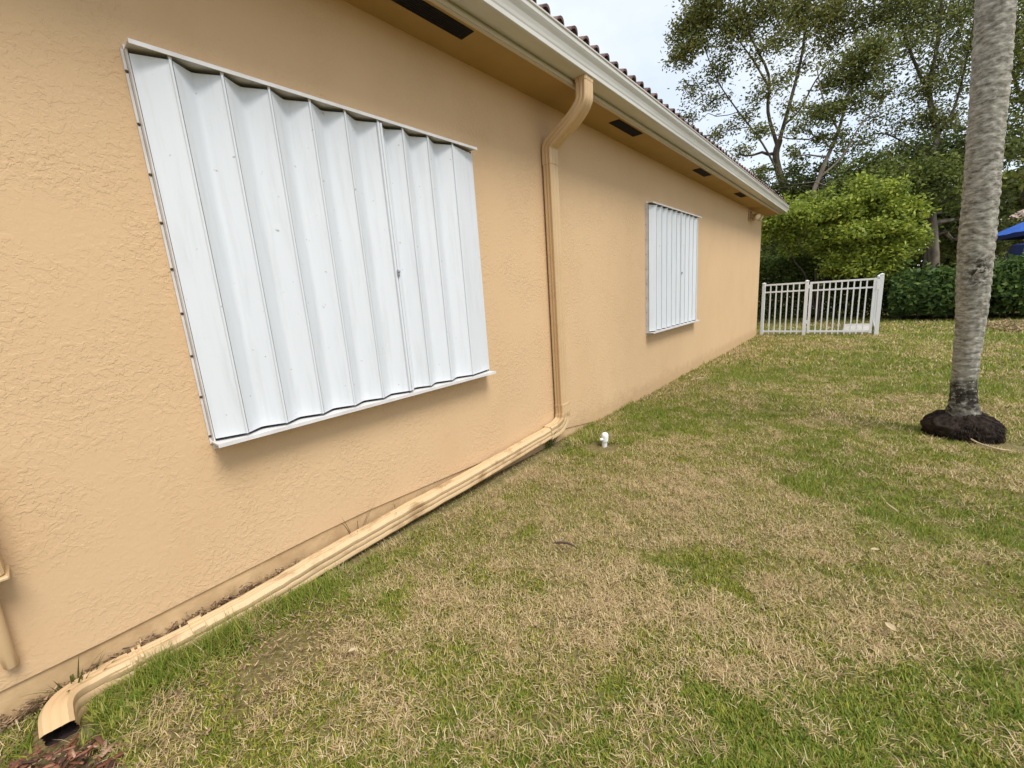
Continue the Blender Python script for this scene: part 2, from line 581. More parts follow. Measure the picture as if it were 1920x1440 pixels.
def build_house():
    w = MB()
    # stucco skin with a slightly ragged lower edge, thickness 20 mm, in front of the slab
    def base_z(y):
        return 0.155 + 0.025 * max(0, min(1, y / 0.9)) - 0.08 * max(0, min(1, (y - 0.9) / 1.8)) - 0.15 * max(0, min(1, (y - 2.7) / 1.0))
    ys = [Y0] + [Y0 + k * 0.25 for k in range(1, int((Y1 - Y0) / 0.25))] + [Y1]
    vs, fs = [], []
    for y in ys:
        b = base_z(y)
        vs += [(-0.022, y, b), (0, y, b), (0, y, ZS + 0.02), (-0.022, y, ZS + 0.02)]
    for i in range(len(ys) - 1):
        for j in range(4):
            k = (j + 1) % 4
            fs.append((i * 4 + j, i * 4 + k, i * 4 + 4 + k, i * 4 + 4 + j))
    n = len(ys) - 1
    fs += [(3, 2, 1, 0), (n * 4, n * 4 + 1, n * 4 + 2, n * 4 + 3)]
    w.add(vs, fs)
    w.box((-9.0, Y1 - 0.022, -0.3), (-0.0225, Y1, ZS + 0.02))
    w.box((-9.0, Y0, -0.3), (-0.0225, Y0 + 0.022, ZS + 0.02))
    w.box((-9.0, Y0 + 0.0225, -0.3), (-8.98, Y1 - 0.0225, ZS + 0.02))
    w.build('wall', 'stucco', house)
    s = MB()
    s.box((-8.9, Y0 + 0.03, -0.4), (-0.008, Y1 - 0.03, 0.19))
    s.build('foundation', 'slab', house)
    # soffit and its screened vents
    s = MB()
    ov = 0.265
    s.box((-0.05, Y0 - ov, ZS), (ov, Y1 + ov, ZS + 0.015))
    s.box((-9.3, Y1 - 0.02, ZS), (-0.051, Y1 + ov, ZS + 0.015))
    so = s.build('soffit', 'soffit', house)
    first = None
    for yc in [-4.8, -2.67, -0.54, 1.59, 3.72, 5.87, 7.90]:
        v = MB()
        v.box((0.150, yc - 0.235, ZS - 0.004), (0.243, yc + 0.235, ZS - 0.001))
        for k in range(7):
            x = 0.158 + k * 0.0125
            v.box((x, yc - 0.23, ZS - 0.007), (x + 0.004, yc + 0.23, ZS - 0.0042))
        if first is None:
            first = v.build('soffit_vent', 'black', so, origin=(0.2, yc, ZS))
            y_first = yc
        else:
            c = copy_obj(first, so)
            c.location = Vector(first.location) + Vector((0, yc - y_first, 0))
    # fascia with drip strip
    f = MB()
    f.box((ov + 0.001, Y0 - ov, ZS - 0.006), (ov + 0.019, Y1 + ov, ZS + 0.16))
    f.box((ov + 0.0195, Y0 - ov, ZS - 0.002), (ov + 0.026, Y1 + ov, ZS + 0.016))
    f.box((-9.3, Y1 + ov + 0.001, ZS - 0.006), (ov + 0.026, Y1 + ov + 0.019, ZS + 0.16))
    f.build('fascia', 'trim', house)
    # K-style gutter (sheet profile, closed with thickness)
    g = MB()
    gb = ZS + 0.030
    prof = [(0.289, gb + 0.128), (0.289, gb), (0.390, gb), (0.396, gb + 0.004), (0.396, gb + 0.026), (0.399, gb + 0.034),
            (0.402, gb + 0.05), (0.408, gb + 0.07), (0.418, gb + 0.088), (0.424, gb + 0.100), (0.424, gb + 0.120), (0.430, gb + 0.126), (0.430, gb + 0.134), (0.412, gb + 0.134)]
    inner = [(x - 0.004 if i > 1 else x + 0.004, z + 0.004) for i, (x, z) in enumerate(prof)]
    inner[-1] = (0.412, gb + 0.129)
    full = prof + inner[::-1]
    pts = [(0, y, 0) for y in (Y0 - ov, -1.2, 4.9, Y1 + 0.50)]
    g.sweep(pts, [(1, 0, 0)] * 4, [(0, 0, 1)] * 4, full)
    go = g.build('gutter', 'gutter', house)
    cap = MB()
    cap.sweep([(0, Y1 + 0.501, 0), (0, Y1 + 0.506, 0)], [(1, 0, 0)] * 2, [(0, 0, 1)] * 2, prof)
    cap.build('end_cap', 'gutter', go)
    for ys_ in (4.9, -1.2):
        sm = MB()
        sm.sweep([(0.0, ys_ - 0.03, -0.001), (0.0, ys_ + 0.03, -0.001)], [(1.003, 0, 0)] * 2, [(0, 0, 1)] * 2, prof[1:10] + [(x - 0.003, z + 0.003) for x, z in prof[1:10]][::-1])
        sm.build('gutter_seam', 'gutter', go)
    # roof deck
    sl = 0.333
    ex, ez = 0.335, ZS + 0.165
    hy = Y1 + 0.40
    ny = Y0 - 0.4
    rx = -4.5
    rz = ez + (ex - rx) * sl
    bx = -9.3
    ry1, ry0 = hy - (ex - rx), ny + (ex - rx)
    r = MB()
    r.add([(ex, ny, ez), (ex, hy, ez), (rx, ry1, rz), (rx, ry0, rz), (bx, ny, ez), (bx, hy, ez),
           (ex, ny, ez - 0.02), (ex, hy, ez - 0.02), (bx, ny, ez - 0.02), (bx, hy, ez - 0.02)],
          [(0, 1, 2, 3), (1, 5, 2), (5, 4, 3, 2), (4, 0, 3), (6, 7, 1, 0), (7, 9, 5, 1), (9, 8, 4, 5), (8, 6, 0, 4), (6, 8, 9, 7)])
    roof = r.build('roof', 'tile', house)
    # double roll tiles: two barrels per tile, 0.29 m wide
    W2, L, EXP = 0.29, 0.42, 0.345

    def tile_profile():
        p = []
        for b_ in range(2):
            for k in range(10):
                a = math.pi * (1 - k / 9)
                p.append((b_ * 0.145 + 0.0725 + 0.050 * math.cos(a), 0.006 + 0.064 * math.sin(a)))
        return [(0.0, 0.006)] + p + [(0.289, 0.006)]
    pf = tile_profile()
    t = MB()
    # local frame: x down the slope (0 = lower edge, negative = up slope), y along the eave
    lower = [(0.0, y, z) for y, z in pf]
    upper = [(-L, y, z - 0.012) for y, z in pf]
    lower_in = [(0.0, y, z - 0.014) for y, z in pf]
    n = len(pf)
    vs = lower + upper + lower_in
    fs = [(i, i + 1, n + i + 1, n + i) for i in range(n - 1)] + [(i, i + 1, 2 * n + i + 1, 2 * n + i) for i in range(n - 1)]
    t.add(vs, fs)
    ang = math.atan(sl)
    src = None
    count = 0
    rows = int((ex - rx) / math.cos(ang) / EXP)
    far = MB()
    ca, sa = math.cos(ang), math.sin(ang)
    rnd = random.Random(4)
    for row in range(rows):
        x = ex + 0.035 - row * EXP * ca
        z = ez + 0.020 + (row * EXP - 0.035) * sa + 0.008
        inset = max(0.0, (ex - x))
        cols = int((hy - ny - 2 * inset) / W2)
        for c_ in range(cols):
            y = hy - inset - 0.02 - (c_ + 1) * W2
            jx = rnd.uniform(-0.008, 0.008)
            if count < 300 and row < 5:
                loc = Vector((x + jx, y, z))
                if src is None:
                    src = t.build('roof_tile', 'tile', roof, smooth=True, origin=(0, 0, 0))
                    o = src
                else:
                    o = copy_obj(src, roof)
                o.location = loc - wloc(roof)
                o.rotation_euler = (rnd.uniform(-0.01, 0.01), ang + rnd.uniform(-0.012, 0.012), 0)
                count += 1
            else:
                far.add([(x + vx * ca + vz * sa, y + vy, z - vx * sa + vz * ca) for vx, vy, vz in lower + upper], fs[:n - 1])
    fo = far.build('upper_roof_tile', 'tile', roof)
    fo['kind'] = 'stuff'
    # dark mortar plugs under the first course
    mo = MB()
    mo.box((ex - 0.06, ny + 0.02, ez + 0.002), (ex + 0.012, hy - 0.02, ez + 0.045))
    mo.build('mortar_bed', 'mortar_and_shade', roof)


build_house()


# ------------------------------------------------------------------ storm shutters
def shutter(y0, y1, z0, z1, ridges, meet, label):
    D = 0.072
    fr = MB()
    # tracks: shallow rails that hold the folds; side angles
    fr.box((0.001, y0 - 0.012, z1), (D + 0.008, y1 + 0.006, z1 + 0.004))                # top web
    fr.box((D + 0.0085, y0 - 0.012, z1 - 0.007), (D + 0.012, y1 + 0.006, z1 + 0.006))     # top lip
    fr.box((0.001, y0 - 0.012, z1 + 0.0045), (0.006, y1 + 0.012, z1 + 0.020))             # wall flange
    fr.box((0.001, y0 - 0.016, z0 - 0.006), (D + 0.016, y1 + 0.006, z0))                 # bottom web
    fr.box((D + 0.0165, y0 - 0.016, z0 - 0.013), (D + 0.021, y1 + 0.006, z0 + 0.002))
    fr.box((0.001, y0 - 0.012, z0 - 0.034), (0.006, y1 + 0.012, z0 - 0.0065))
    # side angles
    fr.box((0.0065, y0 - 0.0115, z0 + 0.001), (0.030, y0 - 0.007, z1 - 0.001))
    fr.box((0.001, y0 - 0.020, z0 - 0.010), (0.006, y0 - 0.0125, z1 + 0.004))
    fr.box((0.0065, y1 + 0.007, z0 + 0.001), (0.030, y1 + 0.0115, z1 - 0.001))
    fr.box((0.001, y1 + 0.0125, z0 - 0.010), (0.006, y1 + 0.026, z1 + 0.004))
    sh = fr.build('storm_shutter', 'white_rail', house)
    sh['label'] = label
    XR, XV = D, 0.030
    za, zb = z0 + 0.012, z1 - 0.016
    edges = [y0 - 0.0085] + list(ridges) + [y1 + 0.0085]
    for i, (ya, yb) in enumerate(zip(edges[:-1], edges[1:])):
        # one slat spans ridge to ridge with a soft bend in the valley
        L = yb - ya
        first, last = i == 0, i == len(edges) - 2
        prof = []
        for k in range(15):
            u = k / 14
            if first:
                x = XV + 0.006 + (XR - XV - 0.006) * u
            elif last:
                x = XR - (XR - XV - 0.006) * u
            else:
                w_ = abs(u - 0.44) / (0.44 if u < 0.44 else 0.56)
                x = XV + (XR - XV) * (math.sqrt(w_ * w_ + 0.012) - math.sqrt(0.012)) / (math.sqrt(1.012) - math.sqrt(0.012))
            prof.append((x, ya + 0.002 + (L - 0.004) * u))
        full = [(a, b) for a, b in prof] + [(a - 0.0022, b) for a, b in prof][::-1]
        s = MB()
        s.sweep([(0, 0, za), (0, 0, zb)], [(1, 0, 0)] * 2, [(0, 1, 0)] * 2, full)
        if not last:
            # interlocking knuckle bead along the ridge
            s.tube([(XR + 0.001, yb - 0.0045, za), (XR + 0.001, yb - 0.0045, zb)], 0.0045, 8)
        s.build('shutter_slat', 'white', sh, smooth=True)
    # rollers that hang each ridge from the top track
    src = None
    for r in ridges:
        m_ = MB()
        m_.bbox((XR - 0.006, r - 0.008, zb + 0.0005), (XR + 0.003, r + 0.002, z1 - 0.0005), 0.002)
        if src is None:
            src = m_.build('hanger', 'white_rail', sh, origin=(XR, r, zb))
            r0 = r
        else:
            c = copy_obj(src, sh)
            c.location = Vector(src.location) + Vector((0, r - r0, 0))
        m_ = MB()
    wn = MB()
    wn.box((0.0015, y0 - 0.003, z0 + 0.001), (0.008, y1 + 0.003, z1 - 0.001))
    wn.build('window_pane', 'glass', sh)
    # meeting stile with lock
    ms = MB()
    ms.bbox((0.054, meet - 0.013, za), (0.0805, meet - 0.0012, zb), 0.002)
    ms.bbox((0.054, meet + 0.0012, za), (0.0805, meet + 0.013, zb), 0.002)
    ms.build('meeting_stile', 'white', sh)
    lk = MB()
    zc = z0 + (z1 - z0) * 0.47
    lk.bbox((0.081, meet - 0.007, zc - 0.018), (0.089, meet + 0.007, zc + 0.014), 0.003)
    lk.lathe((0.0891, meet, zc + 0.004), (1, 0, 0), [(0.006, 0), (0.006, 0.006), (0.004, 0.008), (0.0, 0.008)], 10)
    lk.build('lock', 'lock', sh)
    # screws down both side flanges
    src = None
    for yy in (y0 - 0.0165, y1 + 0.020):
        k = 0
        z = z1 - 0.06
        while z > z0:
            s = MB()
            if src is None:
                s.lathe((0.006, yy, z), (1, 0, 0), [(0.0048, 0), (0.0048, 0.002), (0.003, 0.0035), (0.0, 0.0037)], 8)
                src = s.build('screw', 'screw', sh, origin=(0.006, yy, z))
                s0 = Vector((0.006, yy, z))
            else:
                c = copy_obj(src, sh)
                c.location = Vector(src.location) + Vector((0.006, yy, z)) - s0
            z -= 0.155
    return sh


shutter(0.423, 1.945, 0.742, 2.062, [0.518, 0.667, 0.823, 0.979, 1.134, 1.300, 1.438, 1.595, 1.768], 1.300,
        'near white accordion shutter with a small steel lock, left of the downspout')
rs = [4.60 + 0.12 + k * 0.158 for k in range(10)]
shutter(4.60, 6.29, 0.705, 2.078, rs, rs[5],
        'far white accordion shutter closed over the window right of the downspout')


# ------------------------------------------------------------------ downspout
def rrect(w, h, r=0.008, groove=0.0035):
    """rounded rectangle w (u) by h (v) with shallow grooves along each face"""
    p = []
    a, b = w / 2, h / 2

    def side(ax0, ay0, ax1, ay1, nx, ny):
        for t in (0.0, 0.22, 0.30, 0.38, 0.62, 0.70, 0.78, 1.0):
            g = groove if t in (0.30, 0.70) else 0.0
            p.append((ax0 + (ax1 - ax0) * t - nx * g, ay0 + (ay1 - ay0) * t - ny * g))
    side(-a + r, -b, a - r, -b, 0, -1)
    side(a, -b + r, a, b - r, 1, 0)
    side(a - r, b, -a + r, b, 0, 1)
    side(-a, b - r, -a, -b + r, -1, 0)
    return p


def smooth_path(ctrl, n=8):
    pts = [Vector(c) for c in ctrl]
    pts = [pts[0] * 2 - pts[1]] + pts + [pts[-1] * 2 - pts[-2]]
    o = []
    for i in range(1, len(pts) - 2):
        p0, p1, p2, p3 = pts[i - 1:i + 3]
        for k in range(n):
            t = k / n
            o.append(0.5 * ((2 * p1) + (p2 - p0) * t + (2 * p0 - 5 * p1 + 4 * p2 - p3) * t * t + (3 * p1 - p0 - 3 * p2 + p3) * t ** 3))
    o.append(pts[-2])
    return o


def frames(pts, fixed, which):
    """frames for a path bending in a plane whose normal is 'fixed'"""
    A, B = [], []
    fx = Vector(fixed)
    for i in range(len(pts)):
        t = (pts[min(i + 1, len(pts) - 1)] - pts[max(i - 1, 0)]).normalized()
        o = t.cross(fx).normalized()
        A.append(o)
        B.append(fx)
    return (A, B) if which == 'u' else (B, A)


def build_downspout():
    prof = rrect(0.100, 0.075)
    yc = 2.755
    d = MB()
    pts = [Vector((0.048, yc, z)) for z in (2.215, 1.4, 0.9, 0.275)]
    d.sweep(pts, [(0, 1, 0)] * 4, [(1, 0, 0)] * 4, prof)
    ds = d.build('downspout', 'pipe', house, smooth=True)
    ds['label'] = 'peach downspout dropping from the gutter between the two shutters'
    # offset at the top: two elbows
    pts = smooth_path([(0.345, yc, 2.5785), (0.345, yc, 2.50), (0.335, yc, 2.44), (0.27, yc, 2.375), (0.19, yc, 2.33), (0.11, yc, 2.285), (0.056, yc, 2.245), (0.048, yc, 2.19), (0.048, yc, 2.12)], 5)
    A, B = frames(pts, (0, 1, 0), 'v')
    e = MB()
    e.sweep(pts, A, B, rrect(0.106, 0.081))
    e.build('elbow', 'pipe', ds, smooth=True)
    col = MB()
    col.sweep([Vector((0.345, yc, 2.577)), Vector((0.345, yc, 2.555))], [(0, 1, 0)] * 2, [(1, 0, 0)] * 2, rrect(0.110, 0.085))
    col.build('outlet_collar', 'pipe', ds)
    # lower elbow and the pipe along the wall
    pts = smooth_path([(0.052, yc, 0.33), (0.052, yc, 0.25), (0.052, yc - 0.025, 0.185), (0.052, yc - 0.10, 0.15), (0.052, yc - 0.22, 0.14)], 6)
    A, B = frames(pts, (1, 0, 0), 'u')
    e = MB()
    e.sweep(pts, A, B, rrect(0.107, 0.082))
    e.build('elbow', 'pipe_dirty', ds, smooth=True)
    rnd = random.Random(9)
    ctrl = [(0.052, 2.62, 0.141), (0.052, 2.3, 0.128), (0.056, 1.9, 0.110), (0.058, 1.55, 0.098), (0.056, 1.2, 0.088), (0.060, 0.95, 0.079), (0.062, 0.72, 0.070),
            (0.066, 0.52, 0.056), (0.064, 0.38, 0.047), (0.058, 0.2, 0.040), (0.052, 0.05, 0.040), (0.050, -0.03, 0.042)]
    pts = smooth_path(ctrl, 5)
    pts = [p + Vector((rnd.uniform(-.0012, .0012), 0, rnd.uniform(-.0012, .0012))) for p in pts]
    A, B = frames(pts, (1, 0, 0), 'u')
    e = MB()
    e.sweep(pts, A, B, rrect(0.098, 0.074, 0.016, 0.0035))
    gp = e.build('ground_pipe', 'pipe_dirty', ds, smooth=True)
    gp['label'] = 'dented mud-stained pipe lying along the foot of the wall'
    # spout: last elbow swings away from the wall, open mouth
    pts = smooth_path([(0.050, 0.03, 0.043), (0.052, -0.03, 0.047), (0.068, -0.085, 0.052), (0.105, -0.122, 0.064), (0.150, -0.138, 0.068), (0.196, -0.142, 0.058)], 6)
    V, U = [], []
    for i in range(len(pts)):
        t = (pts[min(i + 1, len(pts) - 1)] - pts[max(i - 1, 0)]).normalized()
        h = Vector((0, 0, 1)).cross(t).normalized()
        V.append(h)
        U.append(t.cross(h).normalized())
    e = MB()
    po = rrect(0.096, 0.071, 0.010, 0.0025)
    pi_ = [(a * 0.95, b * 0.94) for a, b in po]
    # the mouth is cut raking back under the top
    U[-1] = (U[-1] + Vector((0.62, 0, 0))).normalized() * 1.05
    e.sweep(pts, U, V, po, caps=False)
    n = len(po)
    m0 = len(e.v) - n
    e.v += [tuple(Vector(pts[-1]) + U[-1] * a + V[-1] * b) for a, b in pi_]
    e.f += [(m0 + j, m0 + (j + 1) % n, m0 + n + (j + 1) % n, m0 + n + j) for j in range(n)]
    e.build('spout', 'pipe', ds, smooth=True)
    bore = MB()  # dark inner sheet: the shade inside the mouth is painted on
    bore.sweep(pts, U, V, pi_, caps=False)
    bore.build('spout_bore_shade', 'mortar_and_shade', ds, smooth=True)
    # crimped collar and straps
    s = MB()
    for k in range(2):
        y = 0.045 + k * 0.016
        s.sweep([Vector((0.050, y, 0.0425)), Vector((0.050, y + 0.008, 0.0425))], [(0, 0, 1)] * 2, [(1, 0, 0)] * 2, rrect(0.103, 0.080))
    s.build('crimped_collar', 'pipe', ds)
    s = MB()
    s.sweep([Vector((0.0585, 0.205, 0.042)), Vector((0.0585, 0.245, 0.043))], [(0, 0, 1)] * 2, [(1, 0, 0)] * 2, rrect(0.103, 0.079))
    s.build('strap', 'pipe', ds)


build_downspout()


# ------------------------------------------------------------------ small fixtures on the wall
def security_light():
    y, z = 9.72, 2.45
    t = empty('security_light', (0.0, y, z), 'twin-headed tan security light under the eave at the far house corner', 'lamp')
    b = MB()
    b.lathe((0.001, y, z), (1, 0, 0), [(0.065, 0), (0.065, 0.02), (0.055, 0.03), (0, 0.031)], 16)
    b.build('base_plate', 'lamp_tan', t, smooth=True)
    for s in (-1, 1):
        h = MB()
        axis = Vector((0.75, 0.35 * s - 0.35, -0.45)).normalized()
        p0 = Vector((0.035, y + 0.05 * s, z - 0.01))
        p1 = p0 + Vector((0.05, 0.03 * s, -0.02))
        h.tube([p0, p0.lerp(p1, 0.5), p1], 0.014, 8)
        h.lathe(p1, axis, [(0.02, -0.02), (0.035, 0.0), (0.045, 0.03), (0.06, 0.09), (0.064, 0.11), (0.060, 0.11)], 14)
        ho = h.build('lamp_head', 'lamp_tan', t, smooth=True)
        l = MB()
        l.lathe(p1 + axis * 0.098, axis, [(0.058, 0), (0.055, 0.008), (0.03, 0.016), (0, 0.018)], 14)
        l.build('lens', 'lens', ho, smooth=True)
    s = MB()
    s.bbox((0.03, y - 0.03, z - 0.12), (0.075, y + 0.03, z - 0.055), 0.01)
    s.build('sensor', 'lamp_tan', t)
    c = MB()
    c.bbox((0.001, y - 0.20, z - 0.13), (0.018, y - 0.18, ZS - 0.002), 0.003)
    c.build('conduit', 'lamp_tan', t)


security_light()


def utility_box():
    t = empty('utility_box', (0, -0.3, 0.52), 'peach painted metal box on the wall at the left edge, with a conduit below', 'utility box')
    b = MB()
    b.bbox((0.001, -0.46, 0.53), (0.085, -0.150, 0.86), 0.006)
    b.build('cabinet', 'pipe', t)
    b = MB()
    b.bbox((0.001, -0.47, 0.518), (0.095, -0.143, 0.5295), 0.003)
    b.build('drip_lip', 'pipe', t)
    b = MB()
    b.tube([(0.028, -0.195, 0.5175), (0.028, -0.196, 0.40), (0.028, -0.200, 0.28), (0.020, -0.200, 0.235), (-0.02, -0.2, 0.215)], 0.016, 12)
    b.build('conduit', 'pipe', t, smooth=True)


utility_box()


# ------------------------------------------------------------------ white fence and gate
def bar(a, b, wx, wy):
    """rectangular bar between two points"""
    a, b = Vector(a), Vector(b)
    d = (b - a).normalized()
    m = MB()
    if abs(d.z) > 0.9:
        u, v = Vector((1, 0, 0)), Vector((0, 1, 0))
    else:
        u, v = Vector((0, 0, 1)), d.cross(Vector((0, 0, 1))).normalized()
    m.sweep([a, b], [u * wx] * 2, [v * wy] * 2, [(-.5, -.5), (.5, -.5), (.5, .5), (-.5, .5)])
    return m


def post(root, p, h, w=0.060, name='post'):
    m = MB()
    x, y, z = p
    m.bbox((x - w / 2, y - w / 2, z - 0.05), (x + w / 2, y + w / 2, z + h), 0.003)
    # pyramid cap
    e = w / 2 + 0.006
    m.box((x - e, y - e, z + h + 0.0005), (x + e, y + e, z + h + 0.012))
    m.add([(x - e, y - e, z + h + 0.0121), (x + e, y - e, z + h + 0.0121), (x + e, y + e, z + h + 0.0121), (x - e, y + e, z + h + 0.0121), (x, y, z + h + 0.03)],
          [(0, 1, 4), (1, 2, 4), (2, 3, 4), (3, 0, 4)])
    return m.build(name, 'fence_white', root)


def panel(root, a, b, n, zt, zm, zb, zl, w=0.023):
    """rails between a and b with n pickets; zt/zm/zb rail heights, zl picket foot"""
    a, b = Vector(a), Vector(b)
    for z, hh in ((zt, 0.036), (zm, 0.032), (zb, 0.036)):
        bar(a + Vector((0, 0, z)), b + Vector((0, 0, z)), hh, 0.030).build('rail', 'fence_white', root)
    src = None
    for k in range(n):
        p = a.lerp(b, (k + 1) / (n + 1))
        if src is None:
            m = MB()
            m.bbox((p.x - w / 2, p.y - w / 2, p.z + zl), (p.x + w / 2, p.y + w / 2, p.z + zt - 0.0185), 0.002)
            src = m.build('picket', 'fence_white', root)
            p0 = p.copy()
        else:
            c = copy_obj(src, root)
            c.location = Vector(src.location) + (p - p0)


FY = 11.12
g0 = float(gz(0.5, FY))
fx0, fx1, fx2 = 0.060, 0.862, 2.065
f1 = empty('picket_fence', (0.46, FY, g0), 'short white metal fence panel between the house corner and the gate', 'fence', 'white pool fence')
post(f1, (fx0, FY, g0), 1.155)
post(f1, (fx1, FY, g0), 1.150)
panel(f1, (fx0 + 0.027, FY, g0), (fx1 - 0.027, FY, g0), 6, 1.125, 0.965, 0.085, 0.022)
gate = empty('fence_gate', (1.45, FY, g0), 'white metal gate with slim pickets beside the short fence panel', 'gate')
for x in (fx1 + 0.075, fx2 - 0.095):
    bar((x, FY, g0 + 0.045), (x, FY, g0 + 1.135), 0.045, 0.045).build('stile', 'fence_white', gate)
panel(gate, (fx1 + 0.098, FY, g0), (fx2 - 0.118, FY, g0), 9, 1.115, 0.955, 0.085, 0.02)
m = MB()
m.bbox((fx2 - 0.072, FY - 0.034, g0 + 0.90), (fx2 - 0.0265, FY + 0.02, g0 + 1.10), 0.006)
m.build('latch', 'fence_white', gate)
for z in (0.25, 1.0):
    m = MB()
    m.lathe((fx1 + 0.039, FY - 0.02, g0 + z), (0, 0, 1), [(0.010, 0), (0.010, 0.08), (0, 0.081)], 8)
    m.build('hinge', 'fence_white', gate)
f2 = empty('picket_fence', (fx2, 13, g0), 'white metal fence running away behind the gate post along the hedge', 'fence', 'white pool fence')
post(f2, (fx2, FY, g0), 1.185, 0.065)
ends = [(fx2, FY + 0.033), (fx2 - 0.02, 12.9), (fx2 - 0.06, 14.6)]
for k, (a, b) in enumerate(zip(ends[:-1], ends[1:])):
    post(f2, (b[0], b[1], g0), 1.15)
    panel(f2, (a[0], a[1], g0), (b[0], b[1], g0), 15, 1.115, 0.955, 0.085, 0.02)
f3 = empty('picket_fence', (-2, 18.2, 0), 'far white fence glimpsed behind the bright green shrub', 'fence', 'white pool fence')
for x in (-4.4, -2.6, -0.8, 1.0):
    post(f3, (x, 18.2, 0.0), 1.28, 0.06)
for x in (-4.4, -2.6, -0.8):
    panel(f3, (x + 0.031, 18.2, 0.0), (x + 1.769, 18.2, 0.0), 14, 1.25, 1.08, 0.1, 0.04, 0.022)

# pale slab and rock behind the gate
m = MB()
zsl = float(gz(1.6, 12))
m.bbox((1.50, 11.6, zsl - 0.2), (2.0, 13.2, zsl + 0.05), 0.01)
tag(m.build('concrete_slab', 'concrete'), 'pale concrete pad on the ground just behind the gate', kind='structure')


# ------------------------------------------------------------------ leaves and trees
def leaf_quads(P, size, rng, droop=0.3, aspect=0.45):
    """one folded diamond per point; returns verts (n,4,3)"""
    n = len(P)
    d = rng.normal(size=(n, 3))
    d[:, 2] = d[:, 2] * 0.6 - droop
    d /= np.linalg.norm(d, axis=1, keepdims=True)
    s = rng.normal(size=(n, 3))
    s -= d * (s * d).sum(1, keepdims=True)
    s /= np.linalg.norm(s, axis=1, keepdims=True)
    L = (size * rng.uniform(0.7, 1.3, n))[:, None]
    nrm = np.cross(d, s)
    a = P
    tip = P + d * L
    mid = P + d * L * 0.45 + nrm * L * 0.06
    return np.stack([a, mid + s * L * aspect * 0.5, tip, mid - s * L * aspect * 0.5], 1)


def leaf_object(name, P, size, palette, parent, rng, droop=0.3, aspect=0.45, kind=None, mat='leaf'):
    V = leaf_quads(P, size, rng, droop, aspect)
    n = len(P)
    pal = np.array(palette)
    k = rng.integers(0, len(pal), n)
    k2 = rng.integers(0, len(pal), n)
    t = rng.random((n, 1))
    col = (pal[k] * t + pal[k2] * (1 - t)) * rng.uniform(0.75, 1.25, (n, 1))
    Q = np.arange(n * 4).reshape(n, 4)
    o = np_mesh(name, V.reshape(-1, 3), None, mat, np.repeat(col, 4, 0), parent, quads=Q)
    if kind:
        o['kind'] = kind
    return o


def wob(a, b, rng, k=5, amp=0.12):
    a, b = np.array(a, float), np.array(b, float)
    L = np.linalg.norm(b - a)
    pts = [a + (b - a) * t for t in np.linspace(0, 1, k)]
    for i in range(1, k - 1):
        pts[i] = pts[i] + rng.normal(size=3) * L * amp * 0.35
    return pts


def tree(name, base, label, group, limbs, clumps, palette, leaf, bark, rng, cat='tree', sub=11, spread=0.26, droop=0.25, aspect=0.45, dens=1.0, thin=0.55):
    """limbs: list of (polyline, r0, r1); clumps: list of (centre, radius, leaves)"""
    t = empty(name, base, label, cat, group)
    tr = MB()
    nodes = []
    for k, (pl, r0, r1) in enumerate(limbs):
        r0, r1 = r0 * thin, r1 * thin
        pts = smooth_path(pl, 4) if len(pl) > 2 else [Vector(p) for p in pl]
        rad = [r0 + (r1 - r0) * i / (len(pts) - 1) for i in range(len(pts))]
        if k == 0:
            rad[0] *= 1.5
            rad[1] *= 1.15
        tr.tube(pts, rad, 9)
        nodes += [(np.array(p), r) for p, r in list(zip(pts, rad))[len(pts) // 3:]]
    br = tr
    LP = []
    NP = np.array([n_[0] for n_ in nodes])
    for c, r, nl in clumps:
        c = np.array(c, float)
        dist = np.linalg.norm(NP - c, axis=1) + 0.9 * np.maximum(0, NP[:, 2] - c[2] + 0.2)
        i = int(np.argmin(dist))
        a = NP[i]
        rr = min(nodes[i][1] * 0.55, 0.05 + 0.02 * np.linalg.norm(a - c))
        if np.linalg.norm(a - c) > 0.15:
            p = wob(a, c, rng, 6)
            br.tube(p, list(np.linspace(rr, max(rr * 0.35, 0.012), 6)), 6)
        tips = []
        for k in range(sub):
            d = rng.normal(size=3)
            d /= np.linalg.norm(d)
            d[2] = d[2] * 0.75
            e = c + d * r * rng.uniform(0.45, 1.05)
            br.tube(wob(c, e, rng, 4, 0.25), [max(rr * 0.3, 0.012), 0.010, 0.007, 0.004], 4, caps=False)
            tips.append(e)
            for q in range(2):
                e2 = c + (e - c) * rng.uniform(0.3, 0.9) + rng.normal(size=3) * r * 0.25
                tips.append(e2)
        tips = np.array(tips)
        w_ = rng.random(len(tips)) ** 1.5 + 0.1
        idx = rng.choice(len(tips), nl, p=w_ / w_.sum())
        nl = int(nl * dens)
        idx = idx[:nl] if nl <= len(idx) else rng.choice(len(tips), nl, p=w_ / w_.sum())
        LP.append(tips[idx] + rng.normal(size=(nl, 3)) * r * spread * np.array([1, 1, 0.7]))
    tr.build('trunk', bark, t, smooth=True)
    leaf_object('crown', np.concatenate(LP), leaf, palette, t, rng, droop, aspect)
    return t


def A(px, py, Y, dx=0):
    p = at_y(px, py, Y)
    return (p.x + dx, p.y, p.z)


OLIVE = [(0.165, 0.185, 0.044), (0.120, 0.140, 0.036), (0.235, 0.235, 0.060), (0.26, 0.235, 0.070)]
DARKG = [(0.105, 0.135, 0.034), (0.140, 0.170, 0.040), (0.195, 0.215, 0.050), (0.070, 0.094, 0.028)]
MIDG = [(0.145, 0.190, 0.034), (0.190, 0.225, 0.042), (0.095, 0.130, 0.028), (0.25, 0.27, 0.055)]
LIME = [(0.32, 0.38, 0.045), (0.24, 0.31, 0.040), (0.42, 0.44, 0.07), (0.13, 0.19, 0.032)]
GROUP = 'tall trees beyond the yard'

rng = np.random.default_rng(21)
